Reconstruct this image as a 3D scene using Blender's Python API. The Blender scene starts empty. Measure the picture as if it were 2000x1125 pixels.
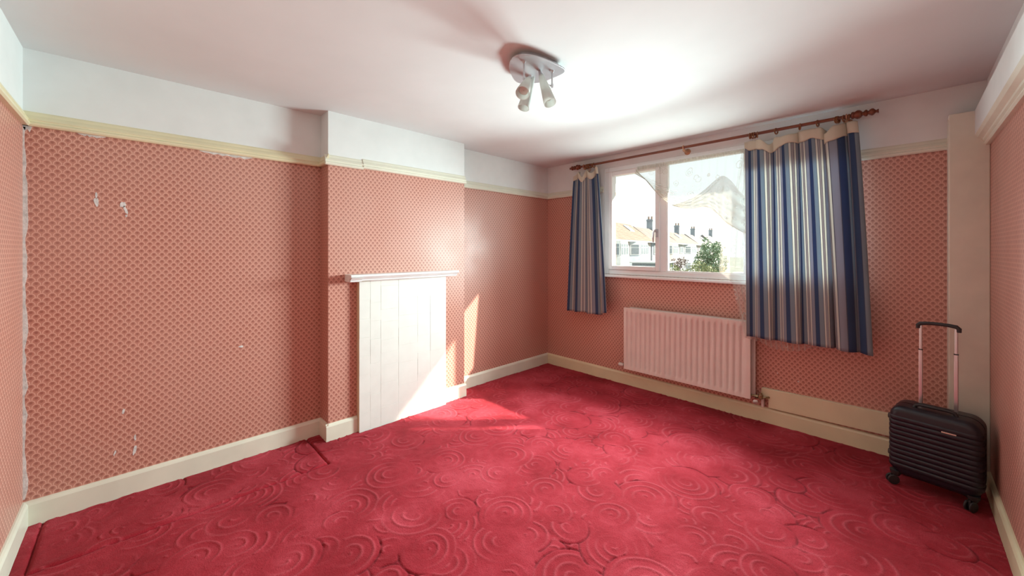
import bpy, math, random
import numpy as np
from mathutils import Vector, Matrix

random.seed(7)
rng = np.random.default_rng(11)
SC = bpy.context.scene
COL = SC.collection

# ------------------------------------------------------------------ camera, world, sun, exposure
CH = 1.45
YAW = math.radians(45.7)
cam_d = bpy.data.cameras.new('camera')
cam = bpy.data.objects.new('camera', cam_d)
COL.objects.link(cam)
cam.location = (0, 0, CH)
cam.rotation_euler = (math.radians(90), 0, YAW)
cam_d.sensor_fit = 'HORIZONTAL'
cam_d.sensor_width = 36.0
cam_d.lens = 36.0 * 750.0 / 2000.0
cam_d.shift_y = -(562.5 - 489.0) / 2000.0
cam_d.clip_start = 0.02
SC.camera = cam

SC.view_settings.view_transform = 'Standard'
SC.view_settings.look = 'None'
SC.view_settings.gamma = 1.0
SC.view_settings.use_curve_mapping = False
SC.view_settings.exposure = 0.18
SC.cycles.max_bounces = 14
SC.cycles.diffuse_bounces = 3
SC.cycles.transparent_max_bounces = 16
SC.cycles.caustics_reflective = False
SC.cycles.caustics_refractive = False
SC.cycles.sample_clamp_indirect = 6.0

SKY = 1.15
world = bpy.data.worlds.new('sky')
SC.world = world
world.use_nodes = True
wn, wl = world.node_tree.nodes, world.node_tree.links
wn.clear()
w_out = wn.new('ShaderNodeOutputWorld')
w_bg = wn.new('ShaderNodeBackground')
w_tc = wn.new('ShaderNodeTexCoord')
w_sep = wn.new('ShaderNodeSeparateXYZ')
w_ramp = wn.new('ShaderNodeValToRGB')
w_ramp.color_ramp.elements[0].position = 0.0
w_ramp.color_ramp.elements[0].color = (0.93, 1.0, 1.0, 1)
w_ramp.color_ramp.elements[1].position = 0.8
w_ramp.color_ramp.elements[1].color = (0.72, 0.92, 1.0, 1)
wl.new(w_tc.outputs['Generated'], w_sep.inputs[0])
wl.new(w_sep.outputs['Z'], w_ramp.inputs[0])
wl.new(w_ramp.outputs[0], w_bg.inputs[0])
w_bg.inputs[1].default_value = SKY
wl.new(w_bg.outputs[0], w_out.inputs[0])

SUN_DIR = Vector((-0.887, -1.0, -0.9)).normalized()
sun_d = bpy.data.lights.new('sun', 'SUN')
sun_d.energy = 14.0
sun_d.angle = math.radians(0.9)
sun_d.color = (1.0, 0.92, 0.80)
sun = bpy.data.objects.new('sun', sun_d)
sun.rotation_euler = SUN_DIR.to_track_quat('-Z', 'Y').to_euler()
sun.location = (4, 10, 8)
COL.objects.link(sun)

# daylight stand-in: unseen area lights added inside the window to brighten the room
def daylight_fill(name, x0, x1, z0, z1, y, tilt, power, spread):
    d = bpy.data.lights.new(name, 'AREA')
    d.shape = 'RECTANGLE'
    d.size, d.size_y = x1-x0, z1-z0
    d.energy = power
    d.spread = math.radians(spread)
    d.color = (0.76, 1.0, 0.98)
    o = bpy.data.objects.new(name, d)
    o.location = ((x0+x1)/2, y, (z0+z1)/2)
    o.rotation_euler = (math.radians(-90+tilt), 0, 0)
    COL.objects.link(o)
daylight_fill('window_fill', -1.95, -1.02, 1.25, 1.68, 3.675, 11, 78.0, 124)
daylight_fill('window_fill_wide', -2.30, -1.02, 1.23, 2.12, 3.733, 0, 22.0, 178)
daylight_fill('window_fill_behind_curtain', -0.98, -0.32, 1.23, 2.12, 3.733, 0, 34.0, 130)

# ------------------------------------------------------------------ helpers
def tag(o, label=None, cat=None, group=None, kind=None):
    if label: o['label'] = label
    if cat: o['category'] = cat
    if group: o['group'] = group
    if kind: o['kind'] = kind
    return o

def empty(name, loc, rz=0.0):
    o = bpy.data.objects.new(name, None)
    o.empty_display_size = 0.05
    o.location = loc
    o.rotation_euler = (0, 0, rz)
    COL.objects.link(o)
    return o

class MB:
    def __init__(s):
        s.v = []; s.f = []; s.m = []
    def add(s, vs, fs, mi=0):
        n = len(s.v)
        s.v += [tuple(p) for p in vs]
        s.f += [tuple(i + n for i in f) for f in fs]
        s.m += [mi] * len(fs)
        return s
    def box(s, x0, x1, y0, y1, z0, z1, mi=0):
        if x0 > x1: x0, x1 = x1, x0
        if y0 > y1: y0, y1 = y1, y0
        vs = [(x0,y0,z0),(x1,y0,z0),(x1,y1,z0),(x0,y1,z0),(x0,y0,z1),(x1,y0,z1),(x1,y1,z1),(x0,y1,z1)]
        fs = [(0,3,2,1),(4,5,6,7),(0,1,5,4),(1,2,6,5),(2,3,7,6),(3,0,4,7)]
        return s.add(vs, fs, mi)
    def prism(s, prof, to3, a, b, mi=0):
        """closed profile (list of 2D), to3(p, t) -> 3D at extrusion parameter t"""
        n = len(prof)
        vs = [to3(p, a) for p in prof] + [to3(p, b) for p in prof]
        fs = [(i, (i+1) % n, (i+1) % n + n, i + n) for i in range(n)]
        fs += [tuple(range(n-1, -1, -1)), tuple(range(n, 2*n))]
        return s.add(vs, fs, mi)
    def tube(s, path, r, n=10, mi=0, cap=True):
        path = [Vector(p) for p in path]
        k = len(path)
        rs = r if isinstance(r, (list, tuple)) else [r] * k
        t0 = (path[1] - path[0]).normalized()
        up = Vector((0, 0, 1)) if abs(t0.z) < 0.9 else Vector((1, 0, 0))
        u = t0.cross(up).normalized()
        vs = []
        for i in range(k):
            t = (path[min(i+1, k-1)] - path[max(i-1, 0)]).normalized()
            u = (u - t * u.dot(t)).normalized()
            w = t.cross(u)
            for j in range(n):
                a = 2 * math.pi * j / n
                vs.append(path[i] + (u * math.cos(a) + w * math.sin(a)) * rs[i])
        fs = []
        for i in range(k - 1):
            for j in range(n):
                fs.append((i*n+j, i*n+(j+1) % n, (i+1)*n+(j+1) % n, (i+1)*n+j))
        if cap:
            fs.append(tuple(range(n-1, -1, -1)))
            fs.append(tuple((k-1)*n + j for j in range(n)))
        return s.add(vs, fs, mi)
    def lathe(s, p0, axis, prof, n=16, mi=0, cap=True):
        """prof: list of (distance along axis, radius)"""
        p0 = Vector(p0); ax = Vector(axis).normalized()
        return s.tube_fixed([p0 + ax * d for d, r in prof], [r for d, r in prof], ax, n, mi, cap)
    def tube_fixed(s, pts, rs, ax, n, mi, cap):
        up = Vector((0, 0, 1)) if abs(ax.z) < 0.9 else Vector((1, 0, 0))
        u = ax.cross(up).normalized(); w = ax.cross(u)
        vs = []
        for p, r in zip(pts, rs):
            for j in range(n):
                a = 2 * math.pi * j / n
                vs.append(p + (u * math.cos(a) + w * math.sin(a)) * r)
        k = len(pts); fs = []
        for i in range(k - 1):
            for j in range(n):
                fs.append((i*n+j, i*n+(j+1) % n, (i+1)*n+(j+1) % n, (i+1)*n+j))
        if cap:
            fs.append(tuple(range(n-1, -1, -1)))
            fs.append(tuple((k-1)*n + j for j in range(n)))
        return s.add(vs, fs, mi)
    def torus(s, c, ax, R, r, n=20, k=8, mi=0):
        c = Vector(c); ax = Vector(ax).normalized()
        up = Vector((0, 0, 1)) if abs(ax.z) < 0.9 else Vector((1, 0, 0))
        u = ax.cross(up).normalized(); w = ax.cross(u)
        vs = []; fs = []
        for i in range(n):
            a = 2*math.pi*i/n
            d = u*math.cos(a) + w*math.sin(a)
            for j in range(k):
                b = 2*math.pi*j/k
                vs.append(c + d*(R + r*math.cos(b)) + ax*(r*math.sin(b)))
        for i in range(n):
            for j in range(k):
                fs.append((i*k+j, ((i+1) % n)*k+j, ((i+1) % n)*k+(j+1) % k, i*k+(j+1) % k))
        return s.add(vs, fs, mi)
    def build(s, name, mats, parent=None, smooth=False, bevel=0.0, seg=2, angle=35):
        me = bpy.data.meshes.new(name)
        me.from_pydata(s.v, [], s.f)
        if not isinstance(mats, (list, tuple)): mats = [mats]
        for m in mats: me.materials.append(m)
        me.polygons.foreach_set('material_index', s.m)
        me.update()
        # box-projected UVs in metres
        nl = len(me.loops)
        co = np.empty(len(me.vertices)*3); me.vertices.foreach_get('co', co); co = co.reshape(-1, 3)
        li = np.empty(nl, dtype=np.int32); me.loops.foreach_get('vertex_index', li)
        nor = np.empty(len(me.polygons)*3); me.polygons.foreach_get('normal', nor); nor = np.abs(nor.reshape(-1, 3))
        tot = np.empty(len(me.polygons), dtype=np.int32); me.polygons.foreach_get('loop_total', tot)
        ax = np.repeat(np.argmax(nor, axis=1), tot)
        p = co[li]
        uu = np.where(ax == 0, p[:, 1], p[:, 0]); vv = np.where(ax == 2, p[:, 1], p[:, 2])
        uvl = me.uv_layers.new(name='UVMap')
        uvl.data.foreach_set('uv', np.stack([uu, vv], 1).ravel())
        if smooth:
            me.polygons.foreach_set('use_smooth', [True]*len(me.polygons))
            if smooth == 'auto':
                me.set_sharp_from_angle(angle=math.radians(angle))
        if parent is not None and not parent.get('_local'):
            off = parent_base(parent)
            me.transform(Matrix.Translation(-off))
        o = bpy.data.objects.new(name, me)
        COL.objects.link(o)
        if parent is not None: o.parent = parent
        if bevel:
            b = o.modifiers.new('bevel', 'BEVEL'); b.width = bevel; b.segments = seg; b.limit_method = 'ANGLE'
            b.angle_limit = math.radians(40)
        return o

def parent_base(p):
    off = Vector((0, 0, 0))
    while p is not None:
        off += Vector(p.location); p = p.parent
    return off

def catmull(pts, n, closed=False):
    pts = [Vector(p) for p in pts]; k = len(pts); out = []
    rngk = range(k) if closed else range(k-1)
    for i in rngk:
        p0 = pts[(i-1) % k] if (closed or i > 0) else pts[0]*2 - pts[1]
        p1 = pts[i]; p2 = pts[(i+1) % k]
        p3 = pts[(i+2) % k] if (closed or i < k-2) else pts[-1]*2 - pts[-2]
        for j in range(n):
            t = j/n
            out.append(0.5*((2*p1) + (p2-p0)*t + (2*p0-5*p1+4*p2-p3)*t*t + (3*p1-p0-3*p2+p3)*t**3))
    if not closed: out.append(pts[-1])
    return out

# ------------------------------------------------------------------ materials
def new_mat(name):
    m = bpy.data.materials.new(name); m.use_nodes = True
    nt = m.node_tree
    b = nt.nodes.get('Principled BSDF')
    return m, nt, b

def N(nt, typ, **kw):
    n = nt.nodes.new(typ)
    for k, v in kw.items(): setattr(n, k, v)
    return n

def math_n(nt, op, a, b=None, c=None, clamp=False):
    n = nt.nodes.new('ShaderNodeMath'); n.operation = op; n.use_clamp = clamp
    for i, x in enumerate((a, b, c)):
        if x is None: continue
        if isinstance(x, (int, float)): n.inputs[i].default_value = x
        else: nt.links.new(x, n.inputs[i])
    return n.outputs[0]

def mixc(nt, fac, a, b):
    n = nt.nodes.new('ShaderNodeMix'); n.data_type = 'RGBA'
    for sock, x in ((n.inputs[0], fac), (n.inputs[6], a), (n.inputs[7], b)):
        if isinstance(x, (int, float)): sock.default_value = x
        elif isinstance(x, tuple): sock.default_value = (*x, 1) if len(x) == 3 else x
        else: nt.links.new(x, sock)
    return n.outputs[2]

def noise(nt, scale, detail=3, vec=None, rough=0.5):
    n = nt.nodes.new('ShaderNodeTexNoise')
    n.inputs['Scale'].default_value = scale; n.inputs['Detail'].default_value = detail
    n.inputs['Roughness'].default_value = rough
    if vec is not None: nt.links.new(vec, n.inputs['Vector'])
    return n.outputs['Fac']

def ramp(nt, fac, stops, interp='LINEAR'):
    r = nt.nodes.new('ShaderNodeValToRGB'); cr = r.color_ramp; cr.interpolation = interp
    while len(cr.elements) < len(stops): cr.elements.new(0.5)
    for e, (p, c) in zip(cr.elements, stops):
        e.position = p; e.color = (*c, 1) if len(c) == 3 else c
    nt.links.new(fac, r.inputs[0])
    return r.outputs[0]

def coords(nt, kind='Object'):
    return nt.nodes.new('ShaderNodeTexCoord').outputs[kind]

def bump(nt, bsdf, h, strength=0.3, dist=0.01):
    b = nt.nodes.new('ShaderNodeBump'); b.inputs['Strength'].default_value = strength; b.inputs['Distance'].default_value = dist
    nt.links.new(h, b.inputs['Height']); nt.links.new(b.outputs[0], bsdf.inputs['Normal'])

def simple(name, col, rough=0.5, metal=0.0, var=0.06, scale=8.0, bmp=0.0, bscale=60.0, spec=0.5):
    m, nt, b = new_mat(name)
    c = coords(nt)
    f = noise(nt, scale, 3, c)
    dark = tuple(x*(1-var*2) for x in col); lite = tuple(min(1, x*(1+var)) for x in col)
    nt.links.new(ramp(nt, f, [(0.3, dark), (0.7, lite)]), b.inputs['Base Color'])
    b.inputs['Roughness'].default_value = rough; b.inputs['Metallic'].default_value = metal
    b.inputs['Specular IOR Level'].default_value = spec
    if bmp: bump(nt, b, noise(nt, bscale, 4, c), bmp, 0.004)
    return m

def wallpaper_mat():
    m, nt, b = new_mat('wallpaper')
    uv = coords(nt, 'UV')
    sep = N(nt, 'ShaderNodeSeparateXYZ'); nt.links.new(uv, sep.inputs[0])
    W, HH = 0.0367, 0.0218
    u, v = sep.outputs[0], sep.outputs[1]
    vr = math_n(nt, 'DIVIDE', v, HH)
    row = math_n(nt, 'FLOOR', vr)
    vy = math_n(nt, 'MULTIPLY', math_n(nt, 'SUBTRACT', vr, row), HH)
    odd = math_n(nt, 'MODULO', math_n(nt, 'ADD', row, 1000), 2.0)
    uu = math_n(nt, 'ADD', math_n(nt, 'DIVIDE', u, W), math_n(nt, 'MULTIPLY', odd, 0.5))
    ux = math_n(nt, 'MULTIPLY', math_n(nt, 'SUBTRACT', math_n(nt, 'FRACT', uu), 0.5), W)
    vs = math_n(nt, 'MAXIMUM', math_n(nt, 'SUBTRACT', vy, 0.0050), 0.0)
    d = math_n(nt, 'SQRT', math_n(nt, 'ADD', math_n(nt, 'MULTIPLY', ux, ux), math_n(nt, 'MULTIPLY', vs, vs)))
    def band(x, lo, hi, soft):
        a = N(nt, 'ShaderNodeMapRange'); a.interpolation_type = 'SMOOTHSTEP'
        nt.links.new(x, a.inputs[0]); a.inputs[1].default_value = lo-soft; a.inputs[2].default_value = lo+soft
        c = N(nt, 'ShaderNodeMapRange'); c.interpolation_type = 'SMOOTHSTEP'
        nt.links.new(x, c.inputs[0]); c.inputs[1].default_value = hi-soft; c.inputs[2].default_value = hi+soft
        c.inputs[3].default_value = 1; c.inputs[4].default_value = 0
        return math_n(nt, 'MULTIPLY', a.outputs[0], c.outputs[0])
    arch = band(d, 0.0127, 0.0163, 0.0016)
    # dark fan flower inside each arch: blob with petals
    fy = math_n(nt, 'SUBTRACT', vy, 0.0085)
    ang = math_n(nt, 'ARCTAN2', ux, fy)
    pet = math_n(nt, 'MULTIPLY', math_n(nt, 'COSINE', math_n(nt, 'MULTIPLY', ang, 7)), 0.0012)
    d2 = math_n(nt, 'ADD', math_n(nt, 'SQRT', math_n(nt, 'ADD', math_n(nt, 'MULTIPLY', ux, ux), math_n(nt, 'MULTIPLY', math_n(nt, 'MULTIPLY', fy, fy), 0.8))), pet)
    blob = N(nt, 'ShaderNodeMapRange'); blob.interpolation_type = 'SMOOTHSTEP'
    nt.links.new(d2, blob.inputs[0]); blob.inputs[1].default_value = 0.0030; blob.inputs[2].default_value = 0.0100
    blob.inputs[3].default_value = 1; blob.inputs[4].default_value = 0
    # fine dotted feet between arches
    dots = N(nt, 'ShaderNodeMath'); dots.operation = 'SINE'
    nt.links.new(math_n(nt, 'MULTIPLY', v, 2*math.pi/0.0038), dots.inputs[0])
    base = mixc(nt, math_n(nt, 'MULTIPLY', math_n(nt, 'ADD', dots.outputs[0], 1), 0.22), (0.50, 0.185, 0.135), (0.66, 0.35, 0.27))
    c1 = mixc(nt, math_n(nt, 'MULTIPLY', blob.outputs[0], 0.78), base, (0.31, 0.090, 0.066))
    c2 = mixc(nt, math_n(nt, 'MULTIPLY', arch, 0.85), c1, (0.80, 0.45, 0.36))
    oc = coords(nt)
    big = noise(nt, 1.3, 3, oc)
    c3 = mixc(nt, ramp(nt, big, [(0.3, (0, 0, 0)), (0.75, (0.16, 0.16, 0.16))]), c2, (0.62, 0.42, 0.36))
    nt.links.new(c3, b.inputs['Base Color'])
    r = ramp(nt, noise(nt, 2.5, 2, oc), [(0.3, (0.36,)*3), (0.7, (0.50,)*3)])
    nt.links.new(r, b.inputs['Roughness'])
    b.inputs['Specular IOR Level'].default_value = 0.55
    bump(nt, b, arch, 0.12, 0.001)
    return m

def carpet_mat():
    m, nt, b = new_mat('carpet_pile')
    oc = coords(nt)
    at = N(nt, 'ShaderNodeAttribute'); at.attribute_name = 'carve'
    big = noise(nt, 2.2, 4, oc, 0.6)
    base = ramp(nt, big, [(0.32, (0.25, 0.008, 0.015)), (0.5, (0.38, 0.021, 0.035)), (0.68, (0.52, 0.052, 0.076))])
    c = mixc(nt, math_n(nt, 'MULTIPLY', at.outputs['Fac'], 0.30), base, (0.66, 0.14, 0.17))
    fine = noise(nt, 190, 3, oc, 0.75)
    c = mixc(nt, ramp(nt, fine, [(0.40, (0.45,)*3), (0.56, (0.0,)*3)]), c, (0.20, 0.006, 0.012))
    sp = N(nt, 'ShaderNodeAttribute'); sp.attribute_name = 'split'      # dark backing where the pile parts
    c = mixc(nt, math_n(nt, 'MULTIPLY', sp.outputs['Fac'], 0.75, clamp=True), c, (0.12, 0.006, 0.010))
    nt.links.new(c, b.inputs['Base Color'])
    b.inputs['Roughness'].default_value = 0.95
    b.inputs['Specular IOR Level'].default_value = 0.15
    b.inputs['Sheen Weight'].default_value = 0.08
    b.inputs['Sheen Roughness'].default_value = 0.5
    b.inputs['Sheen Tint'].default_value = (1.0, 0.55, 0.6, 1)
    bump(nt, b, math_n(nt, 'ADD', fine, math_n(nt, 'MULTIPLY', noise(nt, 70, 3, oc), 0.6)), 0.55, 0.006)
    return m

def curtain_mat():
    m, nt, b = new_mat('striped_cotton')
    uv = coords(nt, 'UV')
    sep = N(nt, 'ShaderNodeSeparateXYZ'); nt.links.new(uv, sep.inputs[0])
    f = math_n(nt, 'FRACT', math_n(nt, 'DIVIDE', sep.outputs[0], 0.118))
    navy = (0.012, 0.052, 0.15); bg = (0.23, 0.29, 0.345); cr = (0.68, 0.65, 0.59); dk = (0.07, 0.08, 0.12)
    tp = (0.34, 0.31, 0.32); lav = (0.28, 0.29, 0.35)
    st = [(0.0, navy), (0.20, dk), (0.215, bg), (0.42, dk), (0.435, cr), (0.525, dk), (0.545, tp), (0.645, dk), (0.665, cr), (0.755, dk), (0.78, lav), (0.975, dk)]
    c = ramp(nt, f, st, 'CONSTANT')
    weave = noise(nt, 900, 2, uv)
    c = mixc(nt, math_n(nt, 'MULTIPLY', weave, 0.18), c, (0.5, 0.5, 0.52))
    nt.links.new(c, b.inputs['Base Color'])
    b.inputs['Roughness'].default_value = 0.85
    b.inputs['Specular IOR Level'].default_value = 0.2
    tr = N(nt, 'ShaderNodeBsdfTranslucent'); nt.links.new(c, tr.inputs[0])
    mx = N(nt, 'ShaderNodeMixShader'); mx.inputs[0].default_value = 0.26
    nt.links.new(b.outputs[0], mx.inputs[1]); nt.links.new(tr.outputs[0], mx.inputs[2])
    nt.links.new(mx.outputs[0], nt.nodes['Material Output'].inputs[0])
    bump(nt, b, weave, 0.15, 0.001)
    return m

def cloth_mat(name, col, trans=0.3):
    m, nt, b = new_mat(name)
    uv = coords(nt, 'UV')
    c = mixc(nt, math_n(nt, 'MULTIPLY', noise(nt, 300, 3, uv), 0.3), col, tuple(x*0.8 for x in col))
    nt.links.new(c, b.inputs['Base Color'])
    b.inputs['Roughness'].default_value = 0.9; b.inputs['Specular IOR Level'].default_value = 0.15
    tr = N(nt, 'ShaderNodeBsdfTranslucent'); nt.links.new(c, tr.inputs[0])
    mx = N(nt, 'ShaderNodeMixShader'); mx.inputs[0].default_value = trans
    nt.links.new(b.outputs[0], mx.inputs[1]); nt.links.new(tr.outputs[0], mx.inputs[2])
    nt.links.new(mx.outputs[0], nt.nodes['Material Output'].inputs[0])
    return m

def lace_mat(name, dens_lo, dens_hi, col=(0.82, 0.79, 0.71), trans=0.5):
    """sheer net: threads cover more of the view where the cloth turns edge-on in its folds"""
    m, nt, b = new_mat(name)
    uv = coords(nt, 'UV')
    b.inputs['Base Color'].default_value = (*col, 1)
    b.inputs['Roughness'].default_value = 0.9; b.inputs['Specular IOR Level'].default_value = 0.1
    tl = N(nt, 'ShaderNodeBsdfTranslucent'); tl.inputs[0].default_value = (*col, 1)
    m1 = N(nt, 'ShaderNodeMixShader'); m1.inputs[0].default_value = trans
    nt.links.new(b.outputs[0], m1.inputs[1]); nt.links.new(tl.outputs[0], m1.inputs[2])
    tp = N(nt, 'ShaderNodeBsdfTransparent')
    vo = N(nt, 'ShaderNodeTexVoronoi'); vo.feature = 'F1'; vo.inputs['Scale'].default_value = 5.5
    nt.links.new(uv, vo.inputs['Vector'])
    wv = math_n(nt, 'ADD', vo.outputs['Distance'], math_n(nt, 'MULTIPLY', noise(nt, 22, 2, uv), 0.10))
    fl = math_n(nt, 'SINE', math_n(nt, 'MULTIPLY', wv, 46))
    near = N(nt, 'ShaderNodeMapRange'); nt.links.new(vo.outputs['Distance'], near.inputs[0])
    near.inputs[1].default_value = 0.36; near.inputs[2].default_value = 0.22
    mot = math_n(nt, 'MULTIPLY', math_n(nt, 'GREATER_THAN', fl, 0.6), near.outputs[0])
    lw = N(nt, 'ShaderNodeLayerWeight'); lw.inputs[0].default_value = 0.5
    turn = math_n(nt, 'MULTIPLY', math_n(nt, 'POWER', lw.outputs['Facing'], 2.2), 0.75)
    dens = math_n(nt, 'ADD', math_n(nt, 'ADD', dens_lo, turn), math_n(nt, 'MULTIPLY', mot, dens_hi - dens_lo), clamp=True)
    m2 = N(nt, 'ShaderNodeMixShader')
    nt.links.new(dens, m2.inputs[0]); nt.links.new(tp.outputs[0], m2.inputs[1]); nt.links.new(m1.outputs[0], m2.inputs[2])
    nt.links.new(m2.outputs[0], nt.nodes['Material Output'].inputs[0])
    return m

def glass_mat():
    m, nt, b = new_mat('window_glass')
    nt.nodes.remove(b)
    tp = N(nt, 'ShaderNodeBsdfTransparent'); tp.inputs[0].default_value = (0.96, 0.98, 0.97, 1)
    gl = N(nt, 'ShaderNodeBsdfGlossy'); gl.inputs['Roughness'].default_value = 0.02
    lw = N(nt, 'ShaderNodeLayerWeight'); lw.inputs[0].default_value = 0.3
    mx = N(nt, 'ShaderNodeMixShader')
    nt.links.new(math_n(nt, 'ADD', math_n(nt, 'MULTIPLY', math_n(nt, 'POWER', lw.outputs['Facing'], 5.0), 0.5), 0.02), mx.inputs[0]); nt.links.new(tp.outputs[0], mx.inputs[1]); nt.links.new(gl.outputs[0], mx.inputs[2])
    nt.links.new(mx.outputs[0], nt.nodes['Material Output'].inputs[0])
    return m

def wood_mat(name, c0, c1, rough=0.3):
    m, nt, b = new_mat(name)
    oc = coords(nt)
    mp = N(nt, 'ShaderNodeMapping'); mp.inputs['Scale'].default_value = (3, 60, 60)
    nt.links.new(oc, mp.inputs[0])
    f = noise(nt, 1.0, 4, mp.outputs[0])
    nt.links.new(ramp(nt, f, [(0.3, c0), (0.7, c1)]), b.inputs['Base Color'])
    b.inputs['Roughness'].default_value = rough
    return m

def gloss_paint(name, col, chips=0.62):
    """aged gloss paint with small chips and scuffs"""
    m, nt, b = new_mat(name)
    oc = coords(nt)
    f = noise(nt, 5, 4, oc)
    c = ramp(nt, f, [(0.3, tuple(x*0.9 for x in col)), (0.7, col)])
    mp = N(nt, 'ShaderNodeMapping'); mp.inputs['Scale'].default_value = (3, 3, 9)
    nt.links.new(oc, mp.inputs[0])
    sc = noise(nt, 7, 5, mp.outputs[0], 0.7)
    c = mixc(nt, ramp(nt, sc, [(chips+0.06, (0,)*3), (chips+0.10, (0.5,)*3)]), c, tuple(x*0.55 for x in col))
    nt.links.new(c, b.inputs['Base Color'])
    b.inputs['Roughness'].default_value = 0.35
    bump(nt, b, noise(nt, 30, 3, oc), 0.06, 0.004)
    return m

M = dict(
    paper=wallpaper_mat(), carpet=carpet_mat(), stripe=curtain_mat(), glass=glass_mat(),
    header=cloth_mat('cream_calico', (0.78, 0.70, 0.57), 0.25),
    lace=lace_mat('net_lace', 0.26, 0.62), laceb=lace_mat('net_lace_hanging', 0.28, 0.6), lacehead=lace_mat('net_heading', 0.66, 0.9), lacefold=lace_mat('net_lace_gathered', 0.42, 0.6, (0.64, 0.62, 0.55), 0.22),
    white=simple('white_wall_paint', (0.80, 0.80, 0.79), 0.75, var=0.015, bmp=0.08, bscale=25),
    ceil=simple('ceiling_paint', (0.76, 0.75, 0.75), 0.85, var=0.015, scale=3, bmp=0.05, bscale=20),
    cream=gloss_paint('cream_gloss', (0.82, 0.72, 0.49)),
    creamw=gloss_paint('pale_cream_gloss', (0.83, 0.79, 0.66), 0.7),
    fire=simple('fireplace_gloss', (0.84, 0.83, 0.78), 0.30, var=0.02),
    grout=simple('fireplace_joint', (0.60, 0.57, 0.50), 0.7),
    shelf=simple('mantel_gloss', (0.85, 0.86, 0.85), 0.3, var=0.02),
    upvc=simple('white_upvc', (0.88, 0.89, 0.89), 0.3, var=0.01),
    rad=simple('radiator_enamel', (0.82, 0.70, 0.65), 0.32, var=0.02),
    plaster=simple('bare_plaster', (0.74, 0.70, 0.68), 0.9, var=0.12, scale=40, bmp=0.4, bscale=120),
    mahog=wood_mat('mahogany', (0.10, 0.022, 0.010), (0.24, 0.06, 0.022), 0.28),
    ring=wood_mat('ring_wood', (0.16, 0.05, 0.015), (0.30, 0.11, 0.03), 0.3),
    steel=simple('brushed_steel', (0.60, 0.60, 0.63), 0.36, metal=0.55, var=0.05),
    chrome=simple('chrome', (0.7, 0.7, 0.7), 0.12, metal=1.0, var=0.02),
    frost=cloth_mat('frosted_glass', (0.87, 0.88, 0.85), 0.4),
    bulb=simple('bulb_face', (0.85, 0.80, 0.76), 0.2),
    brass=simple('tarnished_brass', (0.38, 0.28, 0.16), 0.4, metal=0.9, var=0.15, scale=60),
    knob=simple('white_plastic', (0.82, 0.74, 0.70), 0.35),
    case=simple('black_case_plastic', (0.012, 0.012, 0.020), 0.36, var=0.1, scale=30),
    rubber=simple('black_rubber', (0.028, 0.028, 0.030), 0.5),
    alu=simple('aluminium', (0.62, 0.60, 0.62), 0.3, metal=1.0, var=0.03),
    badge=simple('bronze_badge', (0.72, 0.56, 0.46), 0.3, metal=0.4),
    floor=simple('floor_boards', (0.25, 0.16, 0.09), 0.6),
)

# ------------------------------------------------------------------ the setting
XA, YB, XR, YK, ZC = -3.235, 3.80, 0.355, -0.43, 2.515
ZR = 2.14
XBR, YB0, YB1 = -3.075, 1.042, 2.335          # chimney breast
WX0, WX1, WZ0, WZ1 = -2.39, -0.265, 1.185, 2.375  # window opening
T = 0.25

def wall_boxes(mb, x0, x1, y0, y1, z0=-0.02, z1=ZC):
    if z0 < ZR < z1:
        mb.box(x0, x1, y0, y1, z0, ZR, 0); mb.box(x0, x1, y0, y1, ZR, z1, 1)
    else:
        mb.box(x0, x1, y0, y1, z0, z1, 0 if z1 <= ZR else 1)

PW = [M['paper'], M['white']]
mb = MB(); mb.box(XA-T, XR+T, YK-T, YB+T, -0.14, -0.02)
tag(mb.build('floor', M['floor']), kind='structure')
mb = MB(); mb.box(XA-T, XR+T, YK-T, YB+T, ZC, ZC+0.12)
tag(mb.build('ceiling', M['ceil']), kind='structure')
mb = MB(); wall_boxes(mb, XA-T, XA, YK-T, YB+T)
wall_left = tag(mb.build('wall_left', PW), kind='structure')
mb = MB(); wall_boxes(mb, XA, XBR, YB0, YB1)
wall_chim = tag(mb.build('wall_chimney', PW), kind='structure')
mb = MB(); wall_boxes(mb, XA, XR, YK-T, YK)
wall_back = tag(mb.build('wall_back', PW), kind='structure')
mb = MB(); wall_boxes(mb, XR, XR+T, YK-T, YB+T)
wall_right = tag(mb.build('wall_right', PW), kind='structure')
mb = MB()
wall_boxes(mb, XA, WX0, YB, YB+T)
wall_boxes(mb, WX1, XR, YB, YB+T)
wall_boxes(mb, WX0, WX1, YB, YB+T, -0.02, WZ0)
wall_boxes(mb, WX0, WX1, YB, YB+T, WZ1, ZC)
wall_win = tag(mb.build('wall_window', PW), kind='structure')

# eaves of the roof above the window
mb = MB(); mb.box(XA-T-0.6, XR+T+0.6, YB+T+0.0, 4.29, 2.45, 2.53); mb.box(XA-T-0.6, XR+T+0.6, 4.24, 4.29, 2.53, 2.62)
tag(mb.build('roof_eaves', M['upvc']), kind='structure')

# boxed beam above the right-hand rail, and the boxed pipe in the corner
mb = MB(); mb.box(0.295, XR, YK, YB, 2.15, 2.304)
tag(mb.build('beam', M['white'], bevel=0.003), kind='structure')
mb = MB(); mb.box(0.190, XR, 3.65, YB, -0.01, 2.302)
tag(mb.build('pillar_boxing', simple('stone_gloss', (0.76, 0.71, 0.60), 0.45, var=0.03), bevel=0.004), kind='structure')

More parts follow.
